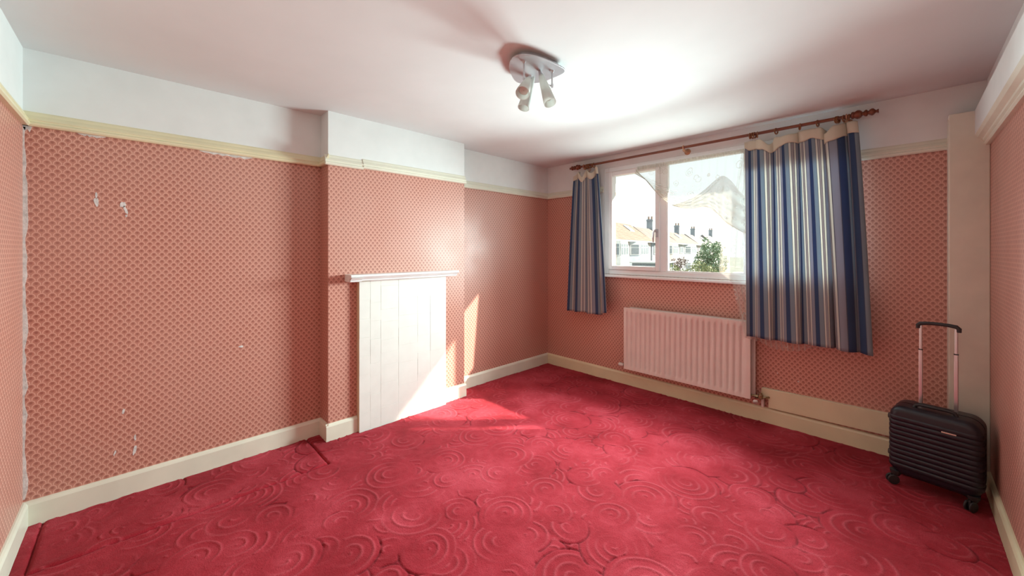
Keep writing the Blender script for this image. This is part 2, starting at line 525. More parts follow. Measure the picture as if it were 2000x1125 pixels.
# picture rails: one length each
RAIL = [(0, 2.106), (0.020, 2.106), (0.027, 2.114), (0.027, 2.124), (0.020, 2.130), (0.020, 2.136), (0.023, 2.141), (0.018, 2.152), (0.010, 2.164), (0.006, 2.178), (0, 2.186)]
rail_n = [0]
def rail(p0, p1, nrm, mat, prof=RAIL, dz=0):
    rail_n[0] += 1
    p0 = Vector(p0); d = Vector(p1) - p0; nv = Vector(nrm)
    mb = MB()
    mb.prism(prof, lambda p, t: (*(p0 + d*t + nv*p[0]), p[1]+dz), 0, 1)
    return tag(mb.build('trim_%d' % rail_n[0], mat), kind='structure')
rail((XA, YK), (XA, YB0), (1, 0), M['cream'])
rail((XA, YB0), (XBR+0.018, YB0), (0, -1), M['cream'])
rail((XBR, YB0-0.027), (XBR, 1.307), (1, 0), M['creamw'], dz=-0.004)
rail((XBR, 1.307), (XBR, YB1+0.01), (1, 0), M['creamw'], dz=0.006)
rail((XA, YB1), (XA, YB), (1, 0), M['creamw'])
rail((XA, YB), (WX0-0.005, YB), (0, -1), M['creamw'])
rail((WX1+0.005, YB), (0.19, YB), (0, -1), M['creamw'])
rail((XA, YK), (XR, YK), (0, 1), M['cream'])
RB = [(0, 2.085), (0.018, 2.085), (0.024, 2.094), (0.022, 2.105), (0.030, 2.112), (0.032, 2.122), (0.05, 2.135), (0.06, 2.152), (0, 2.152)]
rail((XR, YK), (XR, 3.65), (-1, 0), M['creamw'], prof=RB)

# baseboards
BP = [(0, -0.015), (0.020, -0.015), (0.020, 0.108), (0.014, 0.120), (0.006, 0.126), (0, 0.127)]
def base(name, p0, p1, nrm, mat):
    p0 = Vector(p0); d = Vector(p1) - p0; nv = Vector(nrm)
    mb = MB(); mb.prism(BP, lambda p, t: (*(p0 + d*t + nv*p[0]), p[1]), 0, 1)
    return tag(mb.build(name, mat), kind='structure')
base('baseboard_left', (XA, YK), (XA, YB0), (1, 0), M['creamw'])
base('baseboard_left', (XA, YB0), (XBR+0.017, YB0), (0, -1), M['creamw'])
base('baseboard_left', (XBR, YB0-0.02), (XBR, 1.26), (1, 0), M['creamw'])
base('baseboard_left', (XBR, 2.088), (XBR, YB1+0.012), (1, 0), M['creamw'])
base('baseboard_left', (XA, YB1), (XA, YB), (1, 0), M['creamw'])
base('baseboard_window', (XA, YB), (0.19, YB), (0, -1), M['cream'])
base('baseboard_right', (XR, YK), (XR, 3.65), (-1, 0), M['cream'])
base('baseboard_back', (XA, YK), (XR, YK), (0, 1), M['creamw'])

# boxed-in pipe board on the window wall
mb = MB()
prof = [(-0.85, 0.205), (-0.85, 0.285), (-0.846, 0.292), (0.19, 0.308), (0.19, 0.152), (-0.80, 0.136), (-0.80, 0.205)]
mb.prism(prof, lambda p, t: (p[0], t, p[1]), 3.768, YB)
rail_n[0] += 1
tag(mb.build('trim_%d' % rail_n[0], M['cream'], bevel=0.003), kind='structure')

# torn wallpaper showing plaster: thin scraps of bare wall with ragged outlines
def patch(par, axis, off, pts, mat=None, name='torn_patch'):
    """pts: outline (u, v) on the wall plane axis=off"""
    mb = MB(); th = 0.0012
    if axis == 'x': f = lambda p, t: (off + t*th, p[0], p[1])
    elif axis == '-y': f = lambda p, t: (p[0], off - t*th, p[1])
    else: f = lambda p, t: (p[0], off + t*th, p[1])
    mb.prism(pts, f, 0, 1)
    return mb.build(name, mat or M['plaster'], par)
def ragged(cx, cy, w, h, n=11, j=0.35, tilt=0.0):
    out = []
    for i in range(n):
        a = 2*math.pi*i/n; r = 1 + random.uniform(-j, j)
        x, y = w/2*math.cos(a)*r, h/2*math.sin(a)*r
        out.append((cx + x + y*tilt, cy + y))
    return out
def strip(u0, u1, v, h, n=12, j=0.5):
    top = [(u0 + (u1-u0)*i/n, v) for i in range(n+1)]
    bot = [(u0 + (u1-u0)*i/n, v - h*(1 + random.uniform(-j, j))*(0.25 if i in (0, n) else 1)) for i in range(n, -1, -1)]
    return top + bot
patch(wall_left, 'x', XA, strip(0.292, 0.585, 2.107, 0.017))
patch(wall_left, 'x', XA, strip(-0.24, -0.13, 2.107, 0.010))
patch(wall_left, 'x', XA, strip(-0.43, -0.40, 2.107, 0.025, 4))

for cy, cz, w, h, tl in ((-0.1677, 1.730, 0.020, 0.060, -0.1), (-0.1677, 1.765, 0.008, 0.040, 0), (-0.060, 1.722, 0.024, 0.034, 0.2), (-0.050, 1.690, 0.014, 0.040, -0.25), (-0.047, 1.655, 0.012, 0.016, 0),
                         (-0.058, 0.497, 0.010, 0.034, 0.1), (-0.012, 0.250, 0.014, 0.070, 0.1), (-0.010, 0.325, 0.010, 0.030, 0), (-0.095, 0.262, 0.010, 0.035, 0.3), (0.52, 0.78, 0.030, 0.018, 0)):
    patch(wall_left, 'x', XA, ragged(cy, cz, w, h, tilt=tl))
edge = [(-0.43, 0.14)] + [(-0.4175 + random.uniform(-0.007, 0.006), 0.14 + 1.96*i/40) for i in range(41)] + [(-0.43, 2.10)]
patch(wall_left, 'x', XA, edge[::-1])
for cx, cz, w, h in ((-0.600, 0.395, 0.010, 0.012), (-0.742, 0.432, 0.008, 0.008)):
    patch(wall_win, '-y', YB, ragged(cx, cz, w, h))

# ------------------------------------------------------------------ window
win = empty('window_1', ((WX0+WX1)/2, YB+0.03, WZ0)); tag(win, kind='structure')
mb = MB()
F0, F1 = YB-0.004, YB+0.075
mb.box(WX0, WX0+0.06, F0, F1, WZ0, WZ1); mb.box(WX1-0.06, WX1, F0, F1, WZ0, WZ1)
mb.box(WX0+0.06, WX1-0.06, F0, F1, WZ1-0.05, WZ1); mb.box(WX0+0.06, WX1-0.06, F0, F1, WZ0, WZ0+0.05)
mb.build('window_frame', M['upvc'], win, bevel=0.004)
ML0, ML1, MR0, MR1 = -1.752, -1.676, -0.98, -0.904
for a, b_ in ((ML0, ML1), (MR0, MR1)):
    mb = MB(); mb.box(a, b_, F0+0.004, F1, WZ0+0.05, WZ1-0.05); mb.build('mullion', M['upvc'], win, bevel=0.004)
def sash(x0, x1):
    z0, z1 = WZ0+0.052, WZ1-0.052
    mb = MB(); y0, y1 = F0-0.014, F1-0.01; w = 0.045
    mb.box(x0, x0+w, y0, y1, z0, z1); mb.box(x1-w, x1, y0, y1, z0, z1)
    mb.box(x0+w, x1-w, y0, y1, z0, z0+w); mb.box(x0+w, x1-w, y0, y1, z1-w, z1)
    o = mb.build('sash', M['upvc'], win, bevel=0.006)
    g = MB(); g.box(x0+w-0.004, x1-w+0.004, YB+0.03, YB+0.034, z0+w-0.004, z1-w+0.004); g.build('pane', M['glass'], o)
    return o
sl = sash(WX0+0.062, ML0+0.012); sr = sash(MR1-0.012, WX1-0.062)
mb = MB(); mb.box(ML1-0.004, MR0+0.004, YB+0.03, YB+0.034, WZ0+0.046, WZ1-0.046); mb.build('pane', M['glass'], win)
mb = MB()  # glazing bead round the fixed pane
for a in ((ML1, ML1+0.012, WZ0+0.05, WZ1-0.05), (MR0-0.012, MR0, WZ0+0.05, WZ1-0.05)): mb.box(a[0], a[1], F0+0.01, YB+0.03, a[2], a[3])
mb.box(ML1+0.012, MR0-0.012, F0+0.01, YB+0.03, WZ0+0.05, WZ0+0.062); mb.box(ML1+0.012, MR0-0.012, F0+0.01, YB+0.03, WZ1-0.062, WZ1-0.05)
mb.build('glazing_bead', M['upvc'], win)
mb = MB()  # handle on the left sash
hx = ML0-0.012
mb.box(hx-0.012, hx+0.012, F0-0.026, F0-0.014, 1.585, 1.665)
mb.tube([(hx, F0-0.026, 1.65), (hx-0.004, F0-0.05, 1.652), (hx-0.016, F0-0.058, 1.63), (hx-0.022, F0-0.056, 1.58), (hx-0.024, F0-0.05, 1.53)], [0.010, 0.011, 0.011, 0.009, 0.007], 8)
mb.build('window_handle', M['steel'], win, smooth='auto')
mb = MB(); mb.box(WX0-0.012, WX1+0.012, YB-0.045, YB+0.01, WZ0-0.034, WZ0-0.004)
mb.build('window_sill', M['upvc'], win, bevel=0.010, seg=3)
mb = MB(); mb.box(WX0-0.05, WX0-0.0, YB-0.006, YB+0.001, WZ0-0.03, WZ1+0.004); mb.box(WX0, WX1, YB-0.006, YB+0.001, WZ1-0.0, WZ1+0.012)
mb.build('window_surround', M['white'], win, bevel=0.002)

# ------------------------------------------------------------------ carpet (sculpted pile with carved spirals)
CX0, CX1, CY0, CY1 = XA+0.018, XR-0.018, YK+0.018, YB-0.018
STEP = 0.0052
spir = []
tries = 0
while len(spir) < 900 and tries < 14000:
    tries += 1
    x, y = rng.uniform(CX0-0.1, CX1+0.1), rng.uniform(CY0-0.1, CY1+0.1)
    if all((x-a[0])**2 + (y-a[1])**2 > 0.118**2 for a in spir):
        spir.append((x, y, rng.uniform(0.085, 0.185), rng.uniform(0, 6.28), rng.choice([-1, 1]), rng.uniform(0.040, 0.054)))
rng.shuffle(spir)
def vnoise(X, Y, f, seed):
    r = np.random.default_rng(seed); G = r.random((64, 64))
    x, y = X*f + 20, Y*f + 20
    i, j = np.floor(x).astype(int), np.floor(y).astype(int); fx, fy = x-i, y-j
    fx = fx*fx*(3-2*fx); fy = fy*fy*(3-2*fy)
    g = lambda a, b: G[a % 64, b % 64]
    return g(i, j)*(1-fx)*(1-fy) + g(i+1, j)*fx*(1-fy) + g(i, j+1)*(1-fx)*fy + g(i+1, j+1)*fx*fy
nx = int((CX1-CX0)/STEP)+1; ny = int((CY1-CY0)/STEP)+1
gx = np.linspace(CX0, CX1, nx); gy = np.linspace(CY0, CY1, ny)
GX, GY = np.meshgrid(gx, gy, indexing='ij')
WXX = GX + 0.03*(vnoise(GX, GY, 4, 1)-0.5); WYY = GY + 0.03*(vnoise(GX, GY, 4, 2)-0.5)
HGT = np.zeros_like(GX); CRV = np.zeros_like(GX); CRK = np.zeros_like(GX)
for (x, y, R, ph, sg, s) in spir:
    i0, i1 = np.searchsorted(gx, [x-R-0.04, x+R+0.04]); j0, j1 = np.searchsorted(gy, [y-R-0.04, y+R+0.04])
    if i1 <= i0 or j1 <= j0: continue
    X, Y = WXX[i0:i1, j0:j1]-x, WYY[i0:i1, j0:j1]-y
    r = np.hypot(X, Y); th = np.arctan2(Y, X)
    rho = r/s - sg*(th+ph)/(2*math.pi)
    fr = rho - np.floor(rho)
    ridge = np.exp(-((fr-0.5)/0.135)**2)
    arc = 0.12 + 0.88*np.clip(0.45+0.8*np.cos(th-ph), 0, 1)      # each ring swells on one side
    inside = r < R
    hh = ridge*arc*0.0044*np.clip((R-r)/0.02, 0, 1)
    crk = np.exp(-((r-R)/0.0042)**2)*np.where(r < R+0.02, 1, 0)*np.clip((vnoise(X+x, Y+y, 5, 5)-0.60)*8, 0, 1)
    H = HGT[i0:i1, j0:j1]; C = CRV[i0:i1, j0:j1]
    H[inside] = hh[inside]; C[inside] = (ridge*arc)[inside]
    K_ = CRK[i0:i1, j0:j1]; K_[inside] *= 0.0; np.maximum(K_, crk, out=K_)
CRK *= np.clip((vnoise(GX, GY, 22, 21)-0.25)*3, 0, 1)
HGT -= 0.006*CRK
HGT += 0.004*(vnoise(GX, GY, 9, 8)-0.5) + 0.0022*(vnoise(GX, GY, 30, 9)-0.5) + 0.006*(vnoise(GX, GY, 1.7, 10)-0.5)
SEAMX, SEAMY, SEAMC = -2.742, 0.93, -0.36
def piece(name, mask_fn, seam_fn, label):
    d = seam_fn(GX, GY)
    Hp = HGT - 0.010*np.exp(-(d/0.008)**2) + 0.002*np.exp(-((d-0.03)/0.02)**2)
    fm = mask_fn((GX[:-1, :-1]+GX[1:, 1:])/2, (GY[:-1, :-1]+GY[1:, 1:])/2)
    idx = np.arange(nx*ny).reshape(nx, ny)
    q = np.stack([idx[:-1, :-1], idx[1:, :-1], idx[1:, 1:], idx[:-1, 1:]], -1)[fm]
    used, inv = np.unique(q, return_inverse=True)
    q = inv.reshape(-1, 4)
    co = np.stack([GX.ravel()[used], GY.ravel()[used], Hp.ravel()[used]], 1)
    me = bpy.data.meshes.new(name)
    me.vertices.add(len(co)); me.vertices.foreach_set('co', co.ravel())
    me.loops.add(q.size); me.loops.foreach_set('vertex_index', q.ravel().astype(np.int32))
    me.polygons.add(len(q)); me.polygons.foreach_set('loop_start', np.arange(0, q.size, 4, dtype=np.int32))
    me.polygons.foreach_set('use_smooth', np.ones(len(q), dtype=bool))
    me.update(calc_edges=True); me.validate()
    at = me.attributes.new('carve', 'FLOAT', 'POINT'); at.data.foreach_set('value', CRV.ravel()[used].astype(np.float32))
    at = me.attributes.new('split', 'FLOAT', 'POINT'); at.data.foreach_set('value', CRK.ravel()[used].astype(np.float32))
    me.materials.append(M['carpet'])
    o = bpy.data.objects.new(name, me); COL.objects.link(o)
    so = o.modifiers.new('backing', 'SOLIDIFY'); so.thickness = 0.016; so.offset = -1
    return tag(o, label, 'carpet', 'red carpet pieces')
inbreast = lambda X, Y: (X < XBR+0.018) & (Y > YB0-0.018) & (Y < YB1+0.018)
infire = lambda X, Y: (X < -3.022) & (Y > 1.262) & (Y < 2.086)
alc = lambda X, Y: (X < SEAMX) & (Y < SEAMY)
piece('carpet', lambda X, Y: ~inbreast(X, Y) & ~infire(X, Y) & ~alc(X, Y),
      lambda X, Y: np.where(Y < SEAMY, np.abs(X-SEAMX), np.where(X < SEAMX, np.abs(Y-SEAMY), np.hypot(X-SEAMX, Y-SEAMY))),
      'large red sculpted carpet with carved swirls covering most of the floor')
piece('carpet', lambda X, Y: alc(X, Y) & (Y > SEAMC),
      lambda X, Y: np.minimum(np.minimum(np.abs(X-SEAMX), np.abs(Y-SEAMY)), np.abs(Y-SEAMC)),
      'narrow red carpet strip in the alcove between chimney breast and back wall')
piece('carpet', lambda X, Y: alc(X, Y) & (Y <= SEAMC),
      lambda X, Y: np.minimum(np.abs(X-SEAMX), np.abs(Y-SEAMC)),
      'small red carpet offcut filling the corner by the back wall')

# ------------------------------------------------------------------ fireplace
fp = empty('fireplace', (XBR, 1.67, 0)); tag(fp, 'boarded white tiled fireplace with projecting mantel shelf on the chimney breast', 'fireplace')
FX = -3.030
mb = MB(); mb.box(XBR, FX-0.004, 1.262, 2.086, -0.012, 1.212)
mb.build('body', M['cream'], fp)
ycol = [1.262, 1.352, 1.442, 1.600, 1.785, 1.916, 2.086]
for i in range(6):
    y0, y1 = ycol[i], ycol[i+1]
    z = 0.0 if i % 2 == 0 else -0.07
    k = 0
    while z < 1.212:
        h = 0.150 if i in (0, 5) else random.choice([0.105, 0.15, 0.15, 0.195])
        za, zb = max(-0.012, z if z > 0 else -0.012)+0.0002, min(1.212, z+h)-0.0002
        if zb - za > 0.02:
            d = random.uniform(-0.0007, 0.0007)
            g = 0.0010 if random.random() < 0.25 else 0.0002
            m_ = MB(); m_.box(FX-0.005, FX+d, y0+g, y1-g, za, zb)
            m_.build('tile', M['fire'], fp, bevel=0.0006, seg=1)
        z += h
MP = [(0, 1.207), (0.085, 1.207), (0.090, 1.214), (0.090, 1.222), (0.102, 1.228), (0.108, 1.236), (0.122, 1.240), (0.127, 1.246), (0.127, 1.256), (0.122, 1.261), (0, 1.261)]
mb = MB(); mb.prism(MP, lambda p, t: (XBR+p[0], t, p[1]), 1.165, 2.180)
mb.build('mantel_shelf', M['shelf'], fp, bevel=0.002)
mb = MB(); mb.prism([(p[0]+0.006 if p[0] > 0 else 0, p[1]-(0.004 if p[1] < 1.24 else 0)) for p in MP[:7]] + [(0, 1.240)], lambda p, t: (XBR+p[0], t, p[1]), 1.172, 1.262)
mb.build('shelf_end_block', M['shelf'], fp, bevel=0.001)

# ------------------------------------------------------------------ radiator
rad = empty('radiator', (-1.48, 3.74, 0.2)); tag(rad, 'pale pink white double panel radiator fixed to the wall under the window', 'radiator')
def rad_panel(name, x0, x1, yf, z0, z1, nfl, sign):
    """pressed steel panel: flat margins, vertical grooves"""
    us = [x0]
    pitch = (x1-x0-0.05)/nfl
    xs = [(x0, 0.0), (x0+0.018, 0.0)]
    for i in range(nfl):
        c = x0+0.025+pitch*(i)
        xs += [(c+0.001, 0.0), (c+0.008, 0.012), (c+0.018, 0.012), (c+0.029, 0.0)]
    xs += [(x1-0.018, 0.0), (x1, 0.0)]
    zs = [(z0, 0), (z0+0.028, 0), (z0+0.045, 1), (z1-0.045, 1), (z1-0.028, 0), (z1, 0)]
    mb = MB(); n = len(xs); vs = []; fs = []
    for z, k in zs:
        for x, dd in xs: vs.append((x, yf + sign*dd*k, z))
    for a in range(len(zs)-1):
        for i in range(n-1):
            f = (a*n+i, a*n+i+1, (a+1)*n+i+1, (a+1)*n+i)
            fs.append(f if sign > 0 else f[::-1])
    mb.add(vs, fs)
    yb = yf + sign*0.018
    mb.box(x0, x1, yb-0.001, yb+0.001, z0, z1)
    mb.box(x0-0.001, x1+0.001, min(yf-sign*0.001, yb), max(yf-sign*0.001, yb), z0-0.004, z0+0.006); mb.box(x0-0.001, x1+0.001, min(yf-sign*0.001, yb), max(yf-sign*0.001, yb), z1-0.006, z1+0.004)
    mb.box(x0-0.003, x0+0.002, min(yf-sign*0.001, yb), max(yf-sign*0.001, yb), z0, z1); mb.box(x1-0.002, x1+0.003, min(yf-sign*0.001, yb), max(yf-sign*0.001, yb), z0, z1)
    return mb.build(name, M['rad'], rad, smooth='auto', angle=50)
RX0, RX1 = -2.080, -0.914
rad_panel('front_panel', RX0, RX1, 3.686, 0.203, 0.842, 22, 1)
rad_panel('back_panel', RX0+0.03, RX1+0.02, 3.772, 0.203, 0.842, 22, -1)
for zz in (0.222, 0.824):
    mb = MB(); mb.tube([(RX0+0.02, 3.729, zz), (RX1-0.01, 3.729, zz)], 0.016, 10); mb.build('header_pipe', M['rad'], rad, smooth='auto')
for bx in (RX0+0.25, RX1-0.29):
    mb = MB(); mb.box(bx, bx+0.04, 3.76, YB-0.001, 0.30, 0.75); mb.build('bracket', M['rad'], rad)
mb = MB(); mb.tube([(RX0+0.02, 3.729, 0.222), (RX0-0.05, 3.729, 0.222)], 0.010, 10); mb.tube([(RX0-0.044, 3.729, 0.223), (RX0-0.044, 3.798, 0.223)], 0.008, 8)
v = mb.build('valve', M['brass'], rad, smooth='auto')
mb = MB(); mb.lathe((RX0-0.03, 3.729, 0.222), (-1, 0, 0), [(0, 0.012), (0.008, 0.018), (0.030, 0.021), (0.048, 0.020), (0.056, 0.014), (0.057, 0.004)], 14)
tag(mb.build('valve_cap', M['knob'], v, smooth='auto'), 'white plastic valve cap')
mb = MB()
mb.tube([(RX1-0.02, 3.729, 0.222), (RX1+0.075, 3.735, 0.222)], 0.010, 10); mb.lathe((RX1+0.028, 3.731, 0.222), (1, 0, 0), [(0, 0.010), (0.002, 0.016), (0.022, 0.016), (0.024, 0.010)], 6)
mb.lathe((RX1+0.066, 3.735, 0.205), (0, 0, 1), [(0, 0.012), (0.004, 0.019), (0.034, 0.019), (0.040, 0.013), (0.05, 0.012)], 10)
mb.tube([(RX1+0.066, 3.735, 0.222), (RX1+0.10, 3.738, 0.224), (RX1+0.12, 3.772, 0.224)], 0.008, 8)
v = mb.build('valve', M['brass'], rad, smooth='auto')
mb = MB(); mb.lathe((RX1+0.036, 3.702, 0.195), (0.2, -0.5, -0.5), [(0, 0.008), (0.004, 0.018), (0.018, 0.020), (0.024, 0.014), (0.025, 0.003)], 14)
tag(mb.build('valve_cap', M['knob'], v, smooth='auto'), 'white plastic valve cap')
mb = MB(); mb.box(RX1+0.064, RX1+0.082, 3.765, 3.797, 0.13, 0.205)
mb.build('pipe_stub', M['knob'], rad, bevel=0.002)

# ------------------------------------------------------------------ curtain pole and its curtains
PY, PZ = 3.70, 2.424
pole = empty('curtain_pole', (-1.47, PY, PZ)); tag(pole, 'dark red brown wooden curtain pole with turned ends above the window', 'curtain pole')
mb = MB(); mb.tube([(-2.66, PY, PZ), (-0.26, PY, PZ)], 0.0125, 14); mb.build('rod', M['mahog'], pole, smooth='auto')
FIN = [(-0.004, 0.014), (0, 0.024), (0.008, 0.026), (0.014, 0.022), (0.018, 0.024), (0.030, 0.031), (0.042, 0.030), (0.052, 0.023), (0.057, 0.014), (0.064, 0.013), (0.068, 0.019), (0.076, 0.024), (0.083, 0.021), (0.087, 0.013), (0.090, 0.013), (0.097, 0.020), (0.107, 0.025), (0.117, 0.022), (0.124, 0.013), (0.128, 0.009), (0.133, 0.010), (0.139, 0.014), (0.142, 0.013), (0.142, 0.001)]
mb = MB(); mb.lathe((-2.655, PY, PZ), (-1, 0, 0), FIN, 20); mb.build('finial', M['mahog'], pole, smooth='auto')
mb = MB(); mb.lathe((-0.272, PY, PZ), (1, 0, 0), FIN, 20); mb.build('finial', M['mahog'], pole, smooth='auto')
BRK = simple('brass_bracket', (0.55, 0.30, 0.18), 0.4, metal=0.4)
for bx in (-2.60, -1.467, -0.30):
    mb = MB()
    mb.lathe((bx, YB, PZ-0.025), (0, -1, 0), [(0, 0.030), (0.006, 0.030), (0.012, 0.020), (0.022, 0.012), (0.060, 0.011), (0.080, 0.015), (0.090, 0.013)], 14)
    mb.torus((bx, PY, PZ), (1, 0, 0), 0.0165, 0.005, 18, 8)
    mb.tube([(bx, YB-0.085, PZ-0.024), (bx, PY, PZ-0.016)], 0.009, 8)
    mb.build('bracket', BRK, pole, smooth='auto')

ring_mb = MB(); ring_mb.torus((0, 0, 0), (1, 0, 0), 0.0225, 0.0050, 22, 8)
ring_o = None
hook_o = None
def add_rings(par, xs):
    global ring_o, hook_o
    off = parent_base(par)
    for x in xs:
        if ring_o is None:
            ring_o = ring_mb.build('ring', M['ring'], None, smooth=True)
            hm = MB(); hm.tube([(0, 0, -0.024), (0, -0.004, -0.032), (0, 0, -0.056)], 0.0018, 6)
            hook_o = hm.build('hook', M['steel'], None)
            o, h = ring_o, hook_o
        else:
            o, h = ring_o.copy(), hook_o.copy(); COL.objects.link(o); COL.objects.link(h)
        h.parent = o
        o.parent = par
        o.location = Vector((x, PY, PZ-0.0100)) - off
        o.rotation_euler = (0, 0, random.uniform(-0.45, 0.45))

def smooth_interp(xs, ys, x):
    xs, ys = np.array(xs), np.array(ys)
    x = np.clip(x, xs[0], xs[-1])
    i = np.clip(np.searchsorted(xs, x)-1, 0, len(xs)-2)
    t = (x-xs[i])/(xs[i+1]-xs[i]); t = t*t*(3-2*t)
    return ys[i]*(1-t)+ys[i+1]*t

def sheet(name, P, UV, mats, mi_fn, parent, thick=0.0):
    """P: (n, m, 3) grid, UV: (n, m, 2)"""
    n, m = P.shape[:2]
    off = parent_base(parent) if parent is not None else Vector((0, 0, 0))
    me = bpy.data.meshes.new(name)
    idx = np.arange(n*m).reshape(n, m)
    q = np.stack([idx[:-1, :-1], idx[1:, :-1], idx[1:, 1:], idx[:-1, 1:]], -1).reshape(-1, 4)
    me.vertices.add(n*m); me.vertices.foreach_set('co', (P.reshape(-1, 3)-np.array(off)).ravel())
    me.loops.add(q.size); me.loops.foreach_set('vertex_index', q.ravel().astype(np.int32))
    me.polygons.add(len(q)); me.polygons.foreach_set('loop_start', np.arange(0, q.size, 4, dtype=np.int32))
    me.polygons.foreach_set('use_smooth', np.ones(len(q), dtype=bool))
    me.update(calc_edges=True)
    uvl = me.uv_layers.new(name='UVMap'); uvl.data.foreach_set('uv', UV.reshape(-1, 2)[q.ravel()].ravel())
    for mt in (mats if isinstance(mats, (list, tuple)) else [mats]): me.materials.append(mt)
    o = bpy.data.objects.new(name, me); COL.objects.link(o)
    if parent is not None: o.parent = parent
    if thick:
        so = o.modifiers.new('thickness', 'SOLIDIFY'); so.thickness = thick; so.offset = 0
    return o

def make_curtain(label, base_loc, xt, zt, zh, xb, zb, depth_t, depth_b, width, ytop, ybot, rings, ring_z, n=320, m=60, uoff=0.0):
    root = empty('curtain', base_loc); tag(root, label, 'curtain')
    s = np.linspace(0, 1, n)
    X0, X1 = xt(s), xb(s); Z0, Zh, Z1 = zt(s), zh(s), zb(s)
    def grid(vv, zfrom, front=0.0):
        P = np.zeros((n, len(vv), 3)); UV = np.zeros((n, len(vv), 2))
        for k, z in enumerate(vv):
            # z: fraction 0 at top edge of this sheet .. 1 at the hem
            Z = zfrom*(1-z) + Z1*z
            g = np.clip((Z0-Z)/(Z0-Z1), 0, 1)
            w = g**0.8
            P[:, k, 0] = X0*(1-w)+X1*w
            P[:, k, 1] = ytop*(1-w)+ybot*w + depth_t(s)*(1-w)+depth_b(s)*w - front
            P[:, k, 2] = Z
            UV[:, k, 0] = s*width + uoff; UV[:, k, 1] = Z
        return P, UV
    P, UV = grid(np.linspace(0, 1, m), Zh+0.012)
    sheet('fabric', P, UV, M['stripe'], None, root, 0.0016)
    # header band
    mm = 8
    P = np.zeros((n, mm, 3)); UV = np.zeros((n, mm, 2))
    for k in range(mm):
        t = k/(mm-1); Z = Z0*(1-t)+Zh*t
        g = np.clip((Z0-Z)/(Z0-Z1), 0, 1)**0.8
        P[:, k, 0] = X0*(1-g)+X1*g
        P[:, k, 1] = ytop*(1-g)+ybot*g + depth_t(s)*(1-g)+depth_b(s)*g - 0.004 - 0.003*math.sin(math.pi*t)
        P[:, k, 2] = Z
        UV[:, k, 0] = s*width; UV[:, k, 1] = Z
    sheet('header_band', P, UV, M['header'], None, root, 0.002)
    add_rings(root, rings)
    return root

K = lambda y: y/3.7
# right curtain
hdx = [-0.954, -0.912, -0.878, -0.83, -0.794, -0.766, -0.734, -0.683, -0.632, -0.576, -0.519, -0.466, -0.439, -0.412, -0.382, -0.362, -0.338, -0.31, -0.296, -0.259, -0.24]
hdz = [2.365, 2.372, 2.376, 2.370, 2.312, 2.331, 2.368, 2.362, 2.366, 2.380, 2.379, 2.376, 2.343, 2.310, 2.322, 2.366, 2.376, 2.366, 2.380, 2.380, 2.376]
hbx = [-0.954, -0.923, -0.867, -0.823, -0.787, -0.745, -0.70, -0.649, -0.599, -0.551, -0.503, -0.457, -0.412, -0.373, -0.338, -0.31, -0.282, -0.24]
hbz = [2.312, 2.289, 2.296, 2.279, 2.240, 2.252, 2.282, 2.298, 2.286, 2.290, 2.306, 2.279, 2.232, 2.254, 2.281, 2.292, 2.297, 2.291]
wob = lambda s: 0.013*np.sin(2*math.pi*(4.6*s+0.1)) + 0.007*np.sin(2*math.pi*(8.3*s+0.35))
wobr = lambda s: np.where(s > 0.68, 0.022*np.sin(2*math.pi*(s-0.68)/0.15)*np.clip((s-0.68)/0.06, 0, 1)*np.clip((1-s)/0.06, 0, 1), 0)
xt = lambda s: -0.954 + 0.714*s + wob(s)*np.clip(s*8, 0, 1)*np.clip((1-s)*8, 0, 1) + wobr(s)
xb = lambda s: (-0.940 + 0.783*s)*K(3.635)/1.0 + 0.8*wob(s+0.03)*np.clip(s*8, 0, 1)*np.clip((1-s)*8, 0, 1) + 1.1*wobr(s)
zt = lambda s: smooth_interp(hdx, hdz, -0.954+0.714*s)
zh = lambda s: smooth_interp(hbx, hbz, -0.954+0.714*s)
zb = lambda s: smooth_interp([0, .2, .4, .6, .72, .85, 0.9, 1], [0.738, 0.735, 0.733, 0.738, 0.737, 0.734, 0.742, 0.722], s)
dt = lambda s: 0.014*np.sin(2*math.pi*(4.6*s-0.16)) + 0.006*np.sin(2*math.pi*(8.3*s+0.1)) + np.where(s > 0.66, 0.032*np.sin(2*math.pi*(s-0.68)/0.15-1.2)*np.clip((s-0.66)/0.06, 0, 1), 0) - 0.004
db = lambda s: 0.018*np.sin(2*math.pi*(4.6*s-0.13)) + 0.005*np.sin(2*math.pi*(8.3*s+0.1)) + np.where(s > 0.66, 0.036*np.sin(2*math.pi*(s-0.68)/0.15-1.2)*np.clip((s-0.66)/0.06, 0, 1), 0) - 0.006
make_curtain('wide blue and cream striped curtain covering the right half of the window', (-0.57, PY, 0.72),
             xt, zt, zh, xb, zb, dt, db, 1.03, PY, 3.632,
             [-0.916, -0.897, -0.882, -0.863, -0.731, -0.576, -0.466, -0.356, -0.347, -0.315, -0.287],
             [2.37]*11, uoff=0.086)
# left curtain
wl_ = lambda s: 0.032*np.sin(2*math.pi*(3.0*s+0.05))*np.clip(s*6, 0, 1)*np.clip((1-s)*6, 0, 1)
xt2 = lambda s: -2.720 + 0.325*s + wl_(s)
xb2 = lambda s: (-2.822 + 0.537*s)*K(3.66) + 1.25*wl_(s)
zt2 = lambda s: smooth_interp([0, .07, .16, .26, .33, .40, .50, .60, .68, .76, .88, 1], [2.318, 2.352, 2.372, 2.366, 2.300, 2.368, 2.384, 2.372, 2.325, 2.372, 2.388, 2.380], s)
zh2 = lambda s: smooth_interp([0, .07, .16, .26, .33, .40, .50, .60, .68, .76, .88, 1], [2.262, 2.280, 2.290, 2.292, 2.235, 2.284, 2.282, 2.286, 2.250, 2.300, 2.306, 2.302], s)
zb2 = lambda s: smooth_interp([0, .2, .35, .5, .66, .8, 1], [0.740, 0.730, 0.745, 0.722, 0.740, 0.735, 0.772], s)
